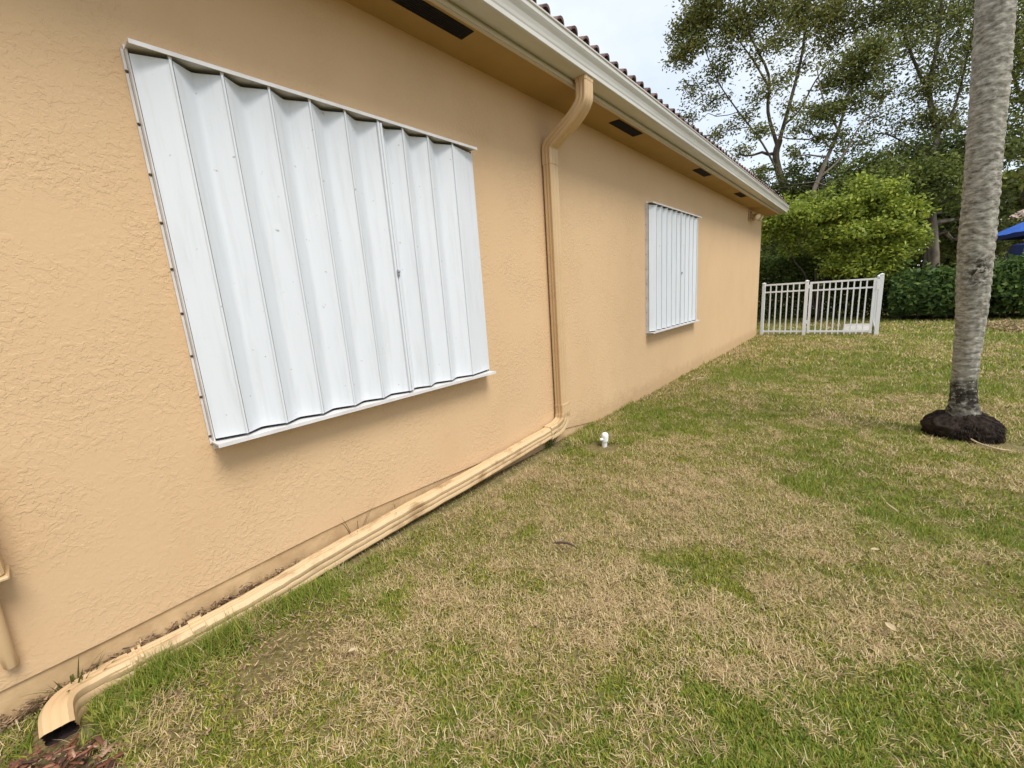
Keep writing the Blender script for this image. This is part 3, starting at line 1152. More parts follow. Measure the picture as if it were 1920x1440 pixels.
# big spreading tree behind the far end of the house
tree('spreading_tree', A(1500, 470, 21), 'tall sparse tree with pale forking limbs right behind the far roof corner', GROUP,
     [([A(1500, 480, 21), A(1478, 380, 21), A(1455, 300, 21), A(1462, 262, 21)], 0.28, 0.20),
      ([A(1458, 275, 21), A(1440, 210, 20.6), A(1441, 140, 20.2), A(1405, 60, 19.6), A(1390, -50, 19.2)], 0.13, 0.04),
      ([A(1462, 262, 21), A(1482, 190, 21.2), A(1502, 110, 21.8), A(1512, 40, 22.2), A(1530, -60, 22.6)], 0.14, 0.04),
      ([A(1442, 165, 20.3), A(1410, 110, 19.8), A(1365, 50, 19.2)], 0.07, 0.03),
      ([A(1470, 235, 21), A(1500, 205, 21.6), A(1530, 150, 22.0), A(1575, 90, 22.4)], 0.08, 0.03),
      ([A(1470, 345, 21), A(1430, 270, 20.5), A(1385, 210, 20), A(1345, 150, 19.6), A(1310, 60, 19.2)], 0.075, 0.025)],
     [(A(1285, 95, 19.2), 0.75, 1300), (A(1308, 50, 19.2), 0.8, 1500), (A(1330, 10, 19.4), 0.8, 1300), (A(1275, 60, 19.2), 0.5, 400), (A(1345, 130, 19.6), 0.7, 420),
      (A(1335, 190, 19.8), 0.6, 260), (A(1390, 30, 19.5), 0.9, 1300), (A(1440, 15, 20), 0.9, 1300), (A(1470, 60, 20.6), 0.8, 800), (A(1420, 100, 19.8), 0.7, 350),
      (A(1500, 20, 21.6), 0.9, 1300), (A(1540, 50, 22), 0.9, 1000), (A(1570, 10, 22.4), 0.9, 1100), (A(1510, 120, 21.8), 0.7, 320), (A(1465, 150, 20.8), 0.6, 200),
      (A(1400, 220, 20), 0.6, 200), (A(1385, -50, 19.2), 1.1, 1200), (A(1470, -60, 20.8), 1.2, 1400), (A(1540, -60, 22.6), 1.2, 1200), (A(1330, -40, 19.2), 1.0, 900),
      (A(1370, 90, 19.4), 0.7, 350), (A(1580, 60, 22.4), 0.8, 700), (A(1300, 160, 19.4), 0.6, 260), (A(1290, 220, 19.6), 0.6, 200), (A(1345, 250, 20), 0.6, 240), (A(1385, 290, 20.4), 0.5, 200), (A(1430, 170, 20.2), 0.8, 330), (A(1480, 200, 21), 0.7, 260), (A(1420, 320, 20.6), 0.4, 200)],
     OLIVE, 0.13, 'bark_dark', rng, dens=1.35, spread=0.28)
# second tree, dense dark clumps in the middle
tree('leaning_tree', A(1512, 470, 18), 'leaning tree with a dense dark green crown in the middle of the sky gap', GROUP,
     [([A(1505, 480, 18), A(1518, 385, 18), A(1545, 310, 18.2), A(1572, 245, 18.6), A(1590, 180, 18.8), A(1610, 120, 19)], 0.16, 0.04),
      ([A(1535, 335, 18.1), A(1578, 295, 18.4), A(1610, 240, 18.6), A(1655, 190, 19)], 0.07, 0.03),
      ([A(1572, 245, 18.6), A(1545, 190, 18.2), A(1530, 120, 18)], 0.06, 0.025)],
     [(A(1605, 105, 19), 0.75, 1700), (A(1570, 135, 18.6), 0.6, 1000), (A(1640, 110, 19), 0.65, 1000), (A(1560, 200, 18.4), 0.55, 700), (A(1530, 215, 18.2), 0.5, 480), (A(1595, 190, 18.8), 0.5, 520),
      (A(1640, 180, 19), 0.5, 350), (A(1500, 240, 18), 0.4, 260), (A(1425, 250, 18), 0.45, 330), (A(1580, 260, 18.5), 0.45, 300), (A(1540, 260, 18.3), 0.4, 260), (A(1490, 290, 18.0), 0.4, 260), (A(1610, 150, 18.8), 0.6, 700)],
     DARKG + OLIVE, 0.115, 'bark', rng, dens=1.15)
# dark tall tree right of centre
tree('tall_tree', A(1748, 500, 23), 'tall dark-limbed tree with thin scattered foliage left of the palm trunk', GROUP,
     [([A(1745, 500, 23), A(1745, 420, 23), A(1752, 330, 23), A(1756, 250, 23), A(1742, 170, 23), A(1758, 80, 23), A(1770, -60, 23)], 0.30, 0.06),
      ([A(1743, 180, 23), A(1712, 110, 22.6), A(1690, 40, 22.4), A(1680, -60, 22.2)], 0.10, 0.04),
      ([A(1755, 260, 23), A(1790, 200, 23.4), A(1810, 120, 23.8), A(1830, 20, 24)], 0.09, 0.04),
      ([A(1753, 310, 23), A(1700, 270, 22.6), A(1650, 250, 22.2), A(1600, 270, 22)], 0.07, 0.025)],
     [(A(1650, 40, 22.3), 1.0, 1100), (A(1690, 10, 22.3), 1.0, 1300), (A(1740, 30, 23), 1.0, 1300), (A(1790, 20, 23.6), 1.0, 1300), (A(1830, 60, 24), 1.0, 1100), (A(1700, 90, 22.5), 0.9, 700),
      (A(1760, 120, 23), 0.9, 700), (A(1800, 150, 23.7), 0.9, 800), (A(1720, 170, 22.7), 0.8, 600), (A(1690, 230, 22.5), 0.7, 420), (A(1640, 220, 22.2), 0.7, 300), (A(1780, 230, 23.3), 0.8, 800),
      (A(1740, 220, 23), 0.7, 500), (A(1620, 270, 22), 0.6, 260), (A(1670, 285, 22.3), 0.6, 320), (A(1580, 285, 22), 0.5, 160), (A(1800, 90, 23.8), 0.9, 700), (A(1660, -40, 22.2), 1.2, 1200), (A(1750, -60, 23), 1.3, 1300),
      (A(1840, -40, 24), 1.2, 1000), (A(1660, 130, 22.4), 0.8, 380), (A(1720, 290, 22.9), 0.8, 700), (A(1790, 290, 23.2), 0.8, 800)],
     DARKG + OLIVE, 0.12, 'bark_dark', rng, dens=1.35, spread=0.30)
# tree to the right of the palm
tree('broad_tree', A(1960, 480, 20), 'broad olive tree with dense foliage right of the palm trunk', GROUP,
     [([A(1960, 480, 20), A(1950, 350, 20), A(1955, 250, 20), A(1960, 100, 20), A(1970, -60, 20)], 0.24, 0.07),
      ([A(1955, 250, 20), A(1910, 170, 19.5), A(1890, 80, 19.2)], 0.09, 0.04),
      ([A(1953, 300, 20), A(2020, 200, 20.5), A(2060, 80, 21)], 0.09, 0.04)],
     [(A(1905, 60, 19.2), 0.9, 1500), (A(1920, 120, 19.4), 0.9, 1400), (A(1890, 190, 19.5), 0.7, 800), (A(1910, 250, 19.6), 0.8, 1100), (A(1960, 60, 20), 1.0, 1200), (A(1990, 170, 20.2), 1.0, 1200),
      (A(1880, -20, 19), 1.0, 1000), (A(1895, 285, 19.8), 0.5, 600), (A(2050, 80, 21), 1.1, 1100), (A(1960, -60, 20), 1.2, 1000), (A(1950, 300, 20), 0.8, 900), (A(1905, 428, 21.5), 0.4, 700), (A(1940, 440, 21.5), 0.7, 1300), (A(1900, 455, 21.5), 0.5, 900), (A(1985, 410, 21.5), 0.7, 1100)],
     OLIVE + MIDG, 0.125, 'bark', rng, dens=0.9)
# lower leafy trees behind the shrub and the hedge
tree('rounded_tree', A(1660, 500, 17.5), 'low rounded tree of mid green leaves behind the bright shrub', GROUP,
     [([A(1665, 520, 17.5), A(1660, 450, 17.5), A(1640, 390, 17.5), A(1620, 350, 17.5)], 0.12, 0.05),
      ([A(1660, 450, 17.5), A(1690, 400, 17.5), A(1720, 350, 17.6)], 0.08, 0.04)],
     [(A(1590, 355, 17.5), 0.55, 1000), (A(1640, 345, 17.5), 0.6, 1300), (A(1690, 335, 17.6), 0.65, 1400), (A(1740, 330, 17.7), 0.6, 1200), (A(1620, 390, 17.4), 0.6, 1100), (A(1690, 390, 17.4), 0.6, 1000),
      (A(1560, 370, 17.5), 0.5, 900), (A(1740, 380, 17.6), 0.5, 600), (A(1780, 320, 17.8), 0.6, 1000), (A(1790, 370, 17.8), 0.5, 600), (A(1530, 385, 17.6), 0.5, 800), (A(1480, 420, 18), 0.6, 1100), (A(1470, 480, 18), 0.6, 1200), (A(1540, 470, 18), 0.6, 1200), (A(1610, 470, 18), 0.6, 1200), (A(1660, 470, 18), 0.6, 1100), (A(1450, 440, 17.8), 0.5, 800), (A(1440, 365, 19), 0.6, 1000), (A(1485, 355, 19), 0.6, 1100), (A(1525, 345, 19), 0.6, 1000), (A(1550, 315, 19), 0.5, 600), (A(1420, 335, 19), 0.5, 700), (A(1490, 320, 19.5), 0.5, 500), (A(1590, 320, 18.5), 0.5, 700), (A(1640, 310, 18.5), 0.5, 700)],
     MIDG + DARKG, 0.12, 'bark', rng)
tree('pale_trunk_tree', A(1755, 520, 19), 'tree with a stout pale trunk standing behind the dark hedge', GROUP,
     [([A(1752, 540, 19), A(1750, 450, 19), A(1745, 390, 19), A(1735, 330, 19), A(1760, 260, 19)], 0.26, 0.12),
      ([A(1747, 400, 19), A(1780, 350, 19), A(1800, 290, 19)], 0.12, 0.05)],
     [(A(1730, 290, 19), 0.7, 1100), (A(1790, 285, 19), 0.7, 1100), (A(1700, 320, 19), 0.6, 900), (A(1820, 330, 19), 0.6, 900), (A(1840, 280, 19), 0.7, 900), (A(1660, 315, 19), 0.55, 700),
      (A(1610, 335, 19.2), 0.5, 600), (A(1850, 300, 19), 0.6, 700), (A(1560, 350, 19.4), 0.45, 500), (A(1700, 385, 20.5), 0.7, 1500), (A(1790, 385, 20.5), 0.7, 1500), (A(1700, 440, 20.5), 0.7, 1500), (A(1790, 445, 20.5), 0.7, 1500), (A(1850, 400, 20.5), 0.7, 1300), (A(1860, 455, 21), 0.6, 1100)],
     DARKG, 0.14, 'bark', rng)


def shrub():
    rng = np.random.default_rng(5)
    base = (0.85, 14.6, float(gz(0.85, 14.6)))
    cl = []
    for px, py, Y, r, n in [(1460, 425, 14.2, .50, 1500), (1510, 405, 14.0, .50, 1600), (1560, 400, 14.0, .50, 1700), (1610, 385, 14.2, .50, 1700), (1655, 370, 14.4, .46, 1500), (1690, 385, 14.5, .40, 1100),
                            (1480, 452, 14.6, .45, 800), (1540, 450, 14.1, .48, 1300), (1560, 495, 14.0, .42, 1000), (1670, 470, 14.3, .42, 1000), (1610, 505, 14.0, .35, 800), (1660, 505, 14.3, .35, 700), (1520, 380, 14.6, .4, 900), (1600, 440, 13.9, .5, 1700), (1650, 430, 14.1, .48, 1500), (1685, 425, 14.3, .36, 900), (1590, 490, 13.9, .42, 1100), (1640, 480, 14.1, .42, 1000),
                            (1620, 350, 14.5, .40, 1100), (1670, 400, 14.2, .4, 900), (1570, 425, 14.8, .5, 900), (1700, 440, 14.4, .3, 500), (1440, 412, 14.0, .4, 900), (1455, 395, 14.6, .35, 700), (1425, 430, 14.6, .4, 700), (1715, 400, 14.8, .4, 800), (1725, 440, 15.0, .4, 700)]:
        cl.append((A(px, py, Y), r, n))
    limbs = [([base, A(1512, 520, 14.5), A(1490, 490, 14.4), A(1470, 450, 14.3)], 0.055, 0.02),
             ([base, A(1530, 515, 14.4), A(1550, 470, 14.2), A(1580, 420, 14.1)], 0.055, 0.02),
             ([base, A(1545, 520, 14.5), A(1600, 470, 14.3), A(1650, 410, 14.3)], 0.05, 0.02)]
    tree('bright_shrub', base, 'large bright lime-green shrub arching over the white gate', None, limbs, cl, LIME, 0.10, 'bark_dark', rng, 'shrub', sub=10, spread=0.24, aspect=0.5)


shrub()


def hedge():
    rng = np.random.default_rng(8)
    x0, x1 = 2.35, 12.0
    y0_, y1_ = 13.9, 15.6
    h = empty('hedge', (6, 14.8, 0), 'dark green loose hedge of leafy bushes along the back of the lawn', 'hedge')
    n = 58000
    x = x0 + (x1 - x0) * rng.random(n) ** 1.35
    lump = vnoise(x, x * 0 + 3, 0.75, 2, 4)
    top = 1.22 + 0.62 * (lump - 0.35) + 0.22 * (vnoise(x, x * 0 + 8, 3.1, 2, 4) - 0.5)
    z = top * (0.10 + 0.90 * rng.random(n) ** 0.75)
    u = z / top
    # each bush bulges out at two thirds of its height and tucks in at the foot
    bulge = 0.55 * np.sin(np.clip(u, 0, 1) ** 0.8 * math.pi * 0.92) + 0.25 * (lump - 0.5)
    depth = rng.random(n) ** 1.6
    y = y0_ + 0.45 - bulge + depth * (1.3 + bulge) + 0.40 * (vnoise(x, z, 1.9, 3, 6) - 0.5)
    shoot = rng.random(n) < 0.05
    z[shoot] += np.abs(rng.normal(size=shoot.sum())) * 0.16
    P = np.stack([x, y, z - 0.03], 1)
    leaf_object('foliage', P, 0.125, [(0.070, 0.125, 0.032), (0.105, 0.175, 0.042), (0.18, 0.255, 0.058), (0.044, 0.076, 0.024)], h, rng, 0.15, 0.55)
    st = MB()
    for k in range(30):
        xx = x0 + 0.2 + k * 0.32
        yy = 14.8 + rng.normal() * 0.15
        st.tube([(xx, yy, -0.08), (xx + rng.normal() * 0.06, yy, 0.5), (xx + rng.normal() * 0.15, yy, 1.15)], [0.028, 0.022, 0.010], 6)
    st.build('stems', 'bark_dark', h)



def understory():
    rng = np.random.default_rng(18)
    h = empty('hedge', (-1.4, 16.4, 0), 'dark chest-high bushes in the shade behind the white gate', 'hedge')
    n = 44000
    x = rng.uniform(-5.5, 2.3, n)
    top = 1.75 + 0.9 * (vnoise(x, x * 0 + 5, 1.1, 3, 4) - 0.35)
    z = top * rng.random(n) ** 0.8
    y = 14.95 + np.abs(rng.normal(size=n)) * 0.6 + 0.5 * (vnoise(x, z, 1.2, 3, 9) - 0.5)
    leaf_object('foliage', np.stack([x, y, z], 1), 0.11, [(0.105, 0.155, 0.034), (0.15, 0.205, 0.044), (0.07, 0.105, 0.026)], h, rng, 0.1, 0.5)
    st = MB()
    for k in range(22):
        xx = -5.3 + k * 0.34
        yy = 15.7 + rng.normal() * 0.15
        st.tube([(xx, yy, -0.08), (xx + rng.normal() * 0.06, yy, 0.4), (xx + rng.normal() * 0.15, yy, 0.8)], [0.024, 0.018, 0.008], 6)
    st.build('stems', 'bark_dark', h)


hedge()
understory()


def far_wood():
    rng = np.random.default_rng(31)
    n = 105000
    x = rng.uniform(-34, 34, n)
    top = 5.8 + 3.4 * (vnoise(x, x * 0 + 9, 0.22, 3, 7) - 0.4)
    z = rng.random(n) * top
    y = 33 + np.abs(rng.normal(size=n)) * 2.5 + 2.0 * (vnoise(x, z, 0.6, 2, 3) - 0.5)
    P = np.stack([x, y, z], 1)
    o = leaf_object('far_wood', P, 0.38, MIDG + DARKG + OLIVE, None, rng, 0.1, 0.6, 'stuff')
    tag(o, 'far belt of green trees and bushes closing the view', 'trees')


far_wood()


# ------------------------------------------------------------------ palm
def palm_tree():
    from mathutils import noise
    bx, by = 2.50, 4.33
    bz = float(gz(bx, by)) - 0.02
    t = empty('palm_tree', (bx, by, bz), 'palm with a ringed grey trunk rising from a dark root mound in the lawn', 'palm')
    prof = [(0.0, 0.125, 0), (0.10, 0.118, 0), (0.17, 0.100, -0.004), (0.24, 0.085, -0.010), (0.32, 0.074, -0.018), (0.44, 0.068, -0.026), (0.62, 0.072, -0.033), (0.84, 0.077, -0.040), (0.98, 0.083, -0.046),
            (1.10, 0.088, -0.052), (1.24, 0.089, -0.058), (1.5, 0.089, -0.070), (2.2, 0.089, -0.102), (2.95, 0.091, -0.145), (4.5, 0.088, -0.23), (6.6, 0.078, -0.34)]
    Z = [p[0] for p in prof]
    R = [p[1] for p in prof]
    X = [p[2] for p in prof]
    n, rows = 72, 620
    vs, fs = [], []
    rr = random.Random(3)
    for i in range(rows):
        z = 6.6 * (i / (rows - 1)) ** 1.25
        r = np.interp(z, Z, R)
        x = np.interp(z, Z, X)
        for k in range(n):
            a = 2 * math.pi * k / n
            ca, sa = math.cos(a), math.sin(a)
            q = Vector((ca * 0.6, sa * 0.6, z))
            # leaf-scar rings: irregular pitch, wavering round the trunk
            ph = z * 17 + 1.6 * noise.noise(Vector((ca * 0.7, sa * 0.7, z * 2.2))) + 2.2 * noise.noise(Vector((0, 0, z * 1.3)))
            ring = (abs((ph % 1.0) - 0.5) * 2) ** 3
            d = -0.0058 * ring + 0.004 * noise.noise(q * 6) + 0.0035 * noise.noise(Vector((ca * 3, sa * 3, z * 22)))
            d += 0.006 * noise.noise(Vector((ca * 1.2, sa * 1.2, z * 1.7)))
            # old scar facing the camera
            da = (a - math.radians(-108) + math.pi) % (2 * math.pi) - math.pi
            d -= 0.012 * math.exp(-((da / 0.25) ** 2 + ((z - 1.20 - 0.06 * da * 3) / 0.07) ** 2)) * (0.6 + noise.noise(q * 20))
            vs.append((bx + x + (r + d) * ca, by + 0.02 * z / 3 + (r + d) * sa, bz + z))
    for i in range(rows - 1):
        for k in range(n):
            fs.append((i * n + k, i * n + (k + 1) % n, (i + 1) * n + (k + 1) % n, (i + 1) * n + k))
    m, nt, b = new_mat('palm_bark', 0.9, 0.12)
    tcn = N(nt, 'ShaderNodeTexCoord')
    ob = tcn.outputs['Object']
    mp = N(nt, 'ShaderNodeMapping')
    mp.inputs['Scale'].default_value = (17, 17, 40)
    nt.links.new(ob, mp.inputs['Vector'])
    n1 = N(nt, 'ShaderNodeTexNoise', Scale=1.4, Detail=6, Roughness=0.7)
    nt.links.new(mp.outputs['Vector'], n1.inputs['Vector'])
    r1 = ramp(nt, [(0.32, (0.075, 0.066, 0.052)), (0.44, (0.215, 0.198, 0.160)), (0.55, (0.33, 0.31, 0.255)), (0.68, (0.48, 0.46, 0.39))])
    nt.links.new(n1.outputs['Fac'], r1.inputs['Fac'])
    # black lichen collar near the foot and an old scar patch
    sep = N(nt, 'ShaderNodeSeparateXYZ')
    nt.links.new(ob, sep.inputs['Vector'])
    n2 = N(nt, 'ShaderNodeTexNoise', Scale=17, Detail=6, Roughness=0.7)
    nt.links.new(ob, n2.inputs['Vector'])
    ad = N(nt, 'ShaderNodeMath', operation='MULTIPLY_ADD')
    nt.links.new(n2.outputs['Fac'], ad.inputs[0])
    ad.inputs[1].default_value = 0.62
    nt.links.new(sep.outputs['Z'], ad.inputs[2])
    band = ramp(nt, [(0.0, (0.7,) * 3), (0.44, (0.75,) * 3), (0.54, (0.55,) * 3), (0.62, (1.0,) * 3), (0.72, (0.9,) * 3), (0.78, (0, 0, 0)), (1.0, (0, 0, 0))])
    nt.links.new(ad.outputs[0], band.inputs['Fac'])
    gt = N(nt, 'ShaderNodeMath', operation='MULTIPLY')
    r2 = ramp(nt, [(0.36, (0, 0, 0)), (0.47, (1, 1, 1))])
    n3 = N(nt, 'ShaderNodeTexNoise', Scale=34, Detail=4, Roughness=0.7)
    nt.links.new(ob, n3.inputs['Vector'])
    nt.links.new(n3.outputs['Fac'], r2.inputs['Fac'])
    nt.links.new(band.outputs['Color'], gt.inputs[0])
    nt.links.new(r2.outputs['Color'], gt.inputs[1])
    # scar
    vm = N(nt, 'ShaderNodeVectorMath', operation='DISTANCE')
    mp2 = N(nt, 'ShaderNodeMapping')
    mp2.inputs['Scale'].default_value = (1, 1, 0.62)
    nt.links.new(ob, mp2.inputs['Vector'])
    nt.links.new(mp2.outputs['Vector'], vm.inputs[0])
    vm.inputs[1].default_value = (-0.045, -0.085, 1.20 * 0.62)
    sr = N(nt, 'ShaderNodeMapRange')
    sr.inputs['From Min'].default_value = 0.025
    sr.inputs['From Max'].default_value = 0.10
    sr.inputs['To Min'].default_value = 1.0
    sr.inputs['To Max'].default_value = 0.0
    nt.links.new(vm.outputs['Value'], sr.inputs['Value'])
    sm = N(nt, 'ShaderNodeMath', operation='MULTIPLY')
    n5 = N(nt, 'ShaderNodeTexNoise', Scale=22, Detail=5, Roughness=0.7, Distortion=1.2)
    nt.links.new(ob, n5.inputs['Vector'])
    r5 = ramp(nt, [(0.46, (0, 0, 0)), (0.54, (1, 1, 1))])
    nt.links.new(n5.outputs['Fac'], r5.inputs['Fac'])
    nt.links.new(sr.outputs['Result'], sm.inputs[0])
    nt.links.new(r5.outputs['Color'], sm.inputs[1])
    mxm = N(nt, 'ShaderNodeMath', operation='MAXIMUM')
    nt.links.new(gt.outputs[0], mxm.inputs[0])
    nt.links.new(sm.outputs[0], mxm.inputs[1])
    mx = N(nt, 'ShaderNodeMix', data_type='RGBA')
    nt.links.new(mxm.outputs[0], mx.inputs[0])
    nt.links.new(r1.outputs['Color'], mx.inputs[6])
    mx.inputs[7].default_value = (0.025, 0.02, 0.016, 1)
    nt.links.new(mx.outputs[2], b.inputs['Base Color'])
    bp = N(nt, 'ShaderNodeBump', Strength=0.4, Distance=0.004)
    nt.links.new(n1.outputs['Fac'], bp.inputs['Height'])
    nt.links.new(bp.outputs['Normal'], b.inputs['Normal'])
    tr = MB()
    tr.add(vs, fs)
    tr.build('trunk', m, t, smooth=True)
    # mound of aerial roots: an overhanging lumpy collar with hundreds of short rootlets
    rb = MB()
    rows2, n2_ = 26, 90
    vs, fs = [], []
    for i in range(rows2):
        u = i / (rows2 - 1)
        # from the trunk outward, down the shoulder and back under
        PR = [(0.0, 0.085, 0.205), (0.2, 0.125, 0.188), (0.4, 0.172, 0.155), (0.58, 0.202, 0.112), (0.72, 0.205, 0.072), (0.85, 0.184, 0.034), (1.0, 0.150, 0.0)]
        rad = float(np.interp(u, [p[0] for p in PR], [p[1] for p in PR]))
        zz = float(np.interp(u, [p[0] for p in PR], [p[2] for p in PR]))
        for k in range(n2_):
            a = 2 * math.pi * k / n2_
            ca, sa = math.cos(a), math.sin(a)
            lump = 0.030 * noise.noise(Vector((ca * 1.7, sa * 1.7, zz * 6))) + 0.014 * noise.noise(Vector((ca * 7, sa * 7, zz * 30))) + 0.008 * noise.noise(Vector((ca * 16, sa * 16, zz * 60)))
            rr_ = rad + lump
            vs.append((bx + rr_ * ca * 1.02, by + rr_ * sa * 0.9, bz + zz + lump * 0.7))
    for i in range(rows2 - 1):
        for k in range(n2_):
            fs.append((i * n2_ + k, i * n2_ + (k + 1) % n2_, (i + 1) * n2_ + (k + 1) % n2_, (i + 1) * n2_ + k))
    rb.add(vs, fs)
    root_mat = simple('root_mass', (0.009, 0.006, 0.005, 1), (0.050, 0.036, 0.028, 1), 38, 0.95, 0.1, 0.9, 70, bdist=0.01)
    ro = rb.build('root_mound', root_mat, t, smooth=True)
    rn = MB()
    rg = random.Random(12)
    for k in range(1500):
        a = rg.uniform(0, 2 * math.pi)
        h = rg.uniform(0.02, 0.18)
        rad = float(np.interp(h, [0.0, 0.034, 0.072, 0.112, 0.155, 0.188], [0.15, 0.182, 0.203, 0.20, 0.17, 0.125])) - 0.004
        ca, sa = math.cos(a), math.sin(a)
        p = Vector((bx + rad * ca * 1.02, by + rad * sa * 0.9, bz + h))
        d = Vector((ca, sa, rg.uniform(-1.6, -0.1))).normalized() * rg.uniform(0.010, 0.028)
        s_ = Vector((-sa, ca, 0)) * 0.0026
        rn.add([p - s_, p + s_, p + d * 0.6 + s_, p + d + Vector((0, 0, -0.006)), p + d * 0.6 - s_], [(0, 1, 2, 3, 4)])
    for k in range(240):
        a = rg.uniform(0, 2 * math.pi)
        ca, sa = math.cos(a), math.sin(a)
        rad = rg.uniform(0.15, 0.195)
        p = Vector((bx + rad * ca * 1.02, by + rad * sa * 0.9, bz + rg.uniform(0.02, 0.08)))
        q = p + Vector((ca * rg.uniform(0, 0.035), sa * rg.uniform(0, 0.035), -rg.uniform(0.03, 0.07)))
        rn.tube([p, (p + q) / 2 + Vector((ca, sa, 0)) * 0.006, q], [0.005, 0.0045, 0.003], 5)
    rl = rn.build('rootlets', root_mat, ro)
    rl['kind'] = 'stuff'
    # one pale root trailing out over the grass
    m_ = MB()
    m_.tube(smooth_path([(bx + 0.02, by - 0.18, bz + 0.06), (bx + 0.06, by - 0.24, bz + 0.05), (bx + 0.13, by - 0.30, bz + 0.045), (bx + 0.19, by - 0.29, bz + 0.04)], 4), 0.006, 6)
    m_.build('trailing_root', 'straw', t, smooth=True)
    # crown, far above the frame
    top = Vector((bx - 0.36, by + 0.04, bz + 6.6))
    cs = MB()
    cs.lathe(top - Vector((0, 0, 0.1)), (0, 0, 1), [(0.08, 0), (0.10, 0.25), (0.075, 0.8), (0.04, 1.1), (0, 1.12)], 14)
    cs.build('crownshaft', simple('green_crownshaft', (0.10, 0.17, 0.05, 1), (0.16, 0.24, 0.07, 1), 6, 0.5), t, smooth=True)
    fm = simple('palm_leaflet', (0.06, 0.11, 0.025, 1), (0.10, 0.16, 0.035, 1), 6, 0.5)
    rg = random.Random(2)
    for k in range(13):
        a = k * 2.399
        e = rg.uniform(0.25, 1.1)
        L = rg.uniform(1.9, 2.4)
        f = MB()
        pts = []
        h = Vector((math.cos(a), math.sin(a), 0))
        for i in range(11):
            s = i / 10
            pts.append(top + Vector((0, 0, 0.85)) + h * (L * s * math.cos(e) * (1 - 0.1 * s)) + Vector((0, 0, L * (math.sin(e) * s - 0.55 * s * s))))
        f.tube(pts, list(np.linspace(0.022, 0.004, 11)), 5)
        side = Vector((-h.y, h.x, 0))
        for i in range(44):
            s = 0.12 + 0.86 * i / 43
            j = min(int(s * 10), 9)
            p = pts[j].lerp(pts[j + 1], s * 10 - j)
            for sg in (-1, 1):
                l = 0.42 * math.sin(math.pi * (0.12 + 0.8 * s))
                d = (side * sg + h * 0.45 + Vector((0, 0, -0.35 + rg.uniform(-.15, .25)))).normalized()
                wv = h * 0.012
                f.add([p - wv, p + wv, p + d * l * 0.5 + wv, p + d * l + Vector((0, 0, -0.08)), p + d * l * 0.5 - wv], [(0, 1, 2, 3, 4)])
        f.build('frond', fm, t)


palm_tree()


# ------------------------------------------------------------------ things beyond the hedge
def neighbour_house():
    t = empty('neighbour_house', (9, 27, 0), 'neighbouring house showing a strip of faded tiled roof at the right edge', 'house')
    x0, x1, y0_, y1_ = 6.1, 16.0, 25.0, 34.0
    m = MB()
    m.box((x0, y0_, -0.1), (x1, y1_, 2.75))
    m.build('wall', 'house_b', t)
    e = 0.5
    r = MB()
    xa, xb, ya, yb, z = x0 - e, x1 + e, y0_ - e, y1_ + e, 2.75
    r.add([(xa, ya, z), (xb, ya, z), (xb, yb, z), (xa, yb, z), (xa + 4, (ya + yb) / 2, z + 1.9), (xb - 4, (ya + yb) / 2, z + 1.9)],
          [(0, 1, 5, 4), (1, 2, 5), (2, 3, 4, 5), (3, 0, 4), (3, 2, 1, 0)])
    ro = r.build('roof', 'roof_b', t)
    c = MB()
    # barrel courses standing proud on the two slopes that face the yard
    n = int((xb - xa) / 0.3)
    A0, A1 = Vector((xa, ya, z)), Vector((xb, ya, z))
    R0_, R1_ = Vector((xa + 4, (ya + yb) / 2, z + 1.9)), Vector((xb - 4, (ya + yb) / 2, z + 1.9))
    for k in range(n):
        x = xa + 0.15 + k * 0.3
        s = min(1, (x - xa) / 4.0, (xb - x) / 4.0)
        p0 = Vector((x, ya - 0.03, z))
        p1 = Vector((x, ya + (yb - ya) / 2 * s, z + 1.9 * s))
        c.tube([p0, p1], 0.07, 6)
    for k in range(int((yb - ya) / 0.3)):
        y = ya + 0.15 + k * 0.3
        s = min(1, (y - ya) / ((yb - ya) / 2), (yb - y) / ((yb - ya) / 2))
        c.tube([Vector((xa - 0.03, y, z)), Vector((xa + 4 * s, y, z + 1.9 * s))], 0.07, 6)
    co = c.build('roof_tile', 'roof_b', ro)
    co['kind'] = 'stuff'
    f = MB()
    f.box((xa + 0.02, ya + 0.02, z - 0.16), (xb - 0.02, ya + 0.05, z - 0.005))
    f.box((xa + 0.02, ya + 0.051, z - 0.16), (xa + 0.05, yb - 0.02, z - 0.005))
    f.build('fascia', 'trim', t)
    for x in (7.4, 10.2, 13.2):
        w_ = MB()
        w_.box((x - 0.06, y0_ - 0.05, 0.84), (x + 1.26, y0_ - 0.002, 0.90))
        w_.box((x - 0.06, y0_ - 0.05, 2.10), (x + 1.26, y0_ - 0.002, 2.16))
        w_.box((x - 0.06, y0_ - 0.05, 0.901), (x, y0_ - 0.002, 2.099))
        w_.box((x + 1.2, y0_ - 0.05, 0.901), (x + 1.26, y0_ - 0.002, 2.099))
        fo = w_.build('window', 'fence_white', t)
        g = MB()
        g.box((x + 0.001, y0_ - 0.02, 0.901), (x + 1.199, y0_ - 0.004, 2.099))
        g.build('pane', 'glass', fo)


neighbour_house()


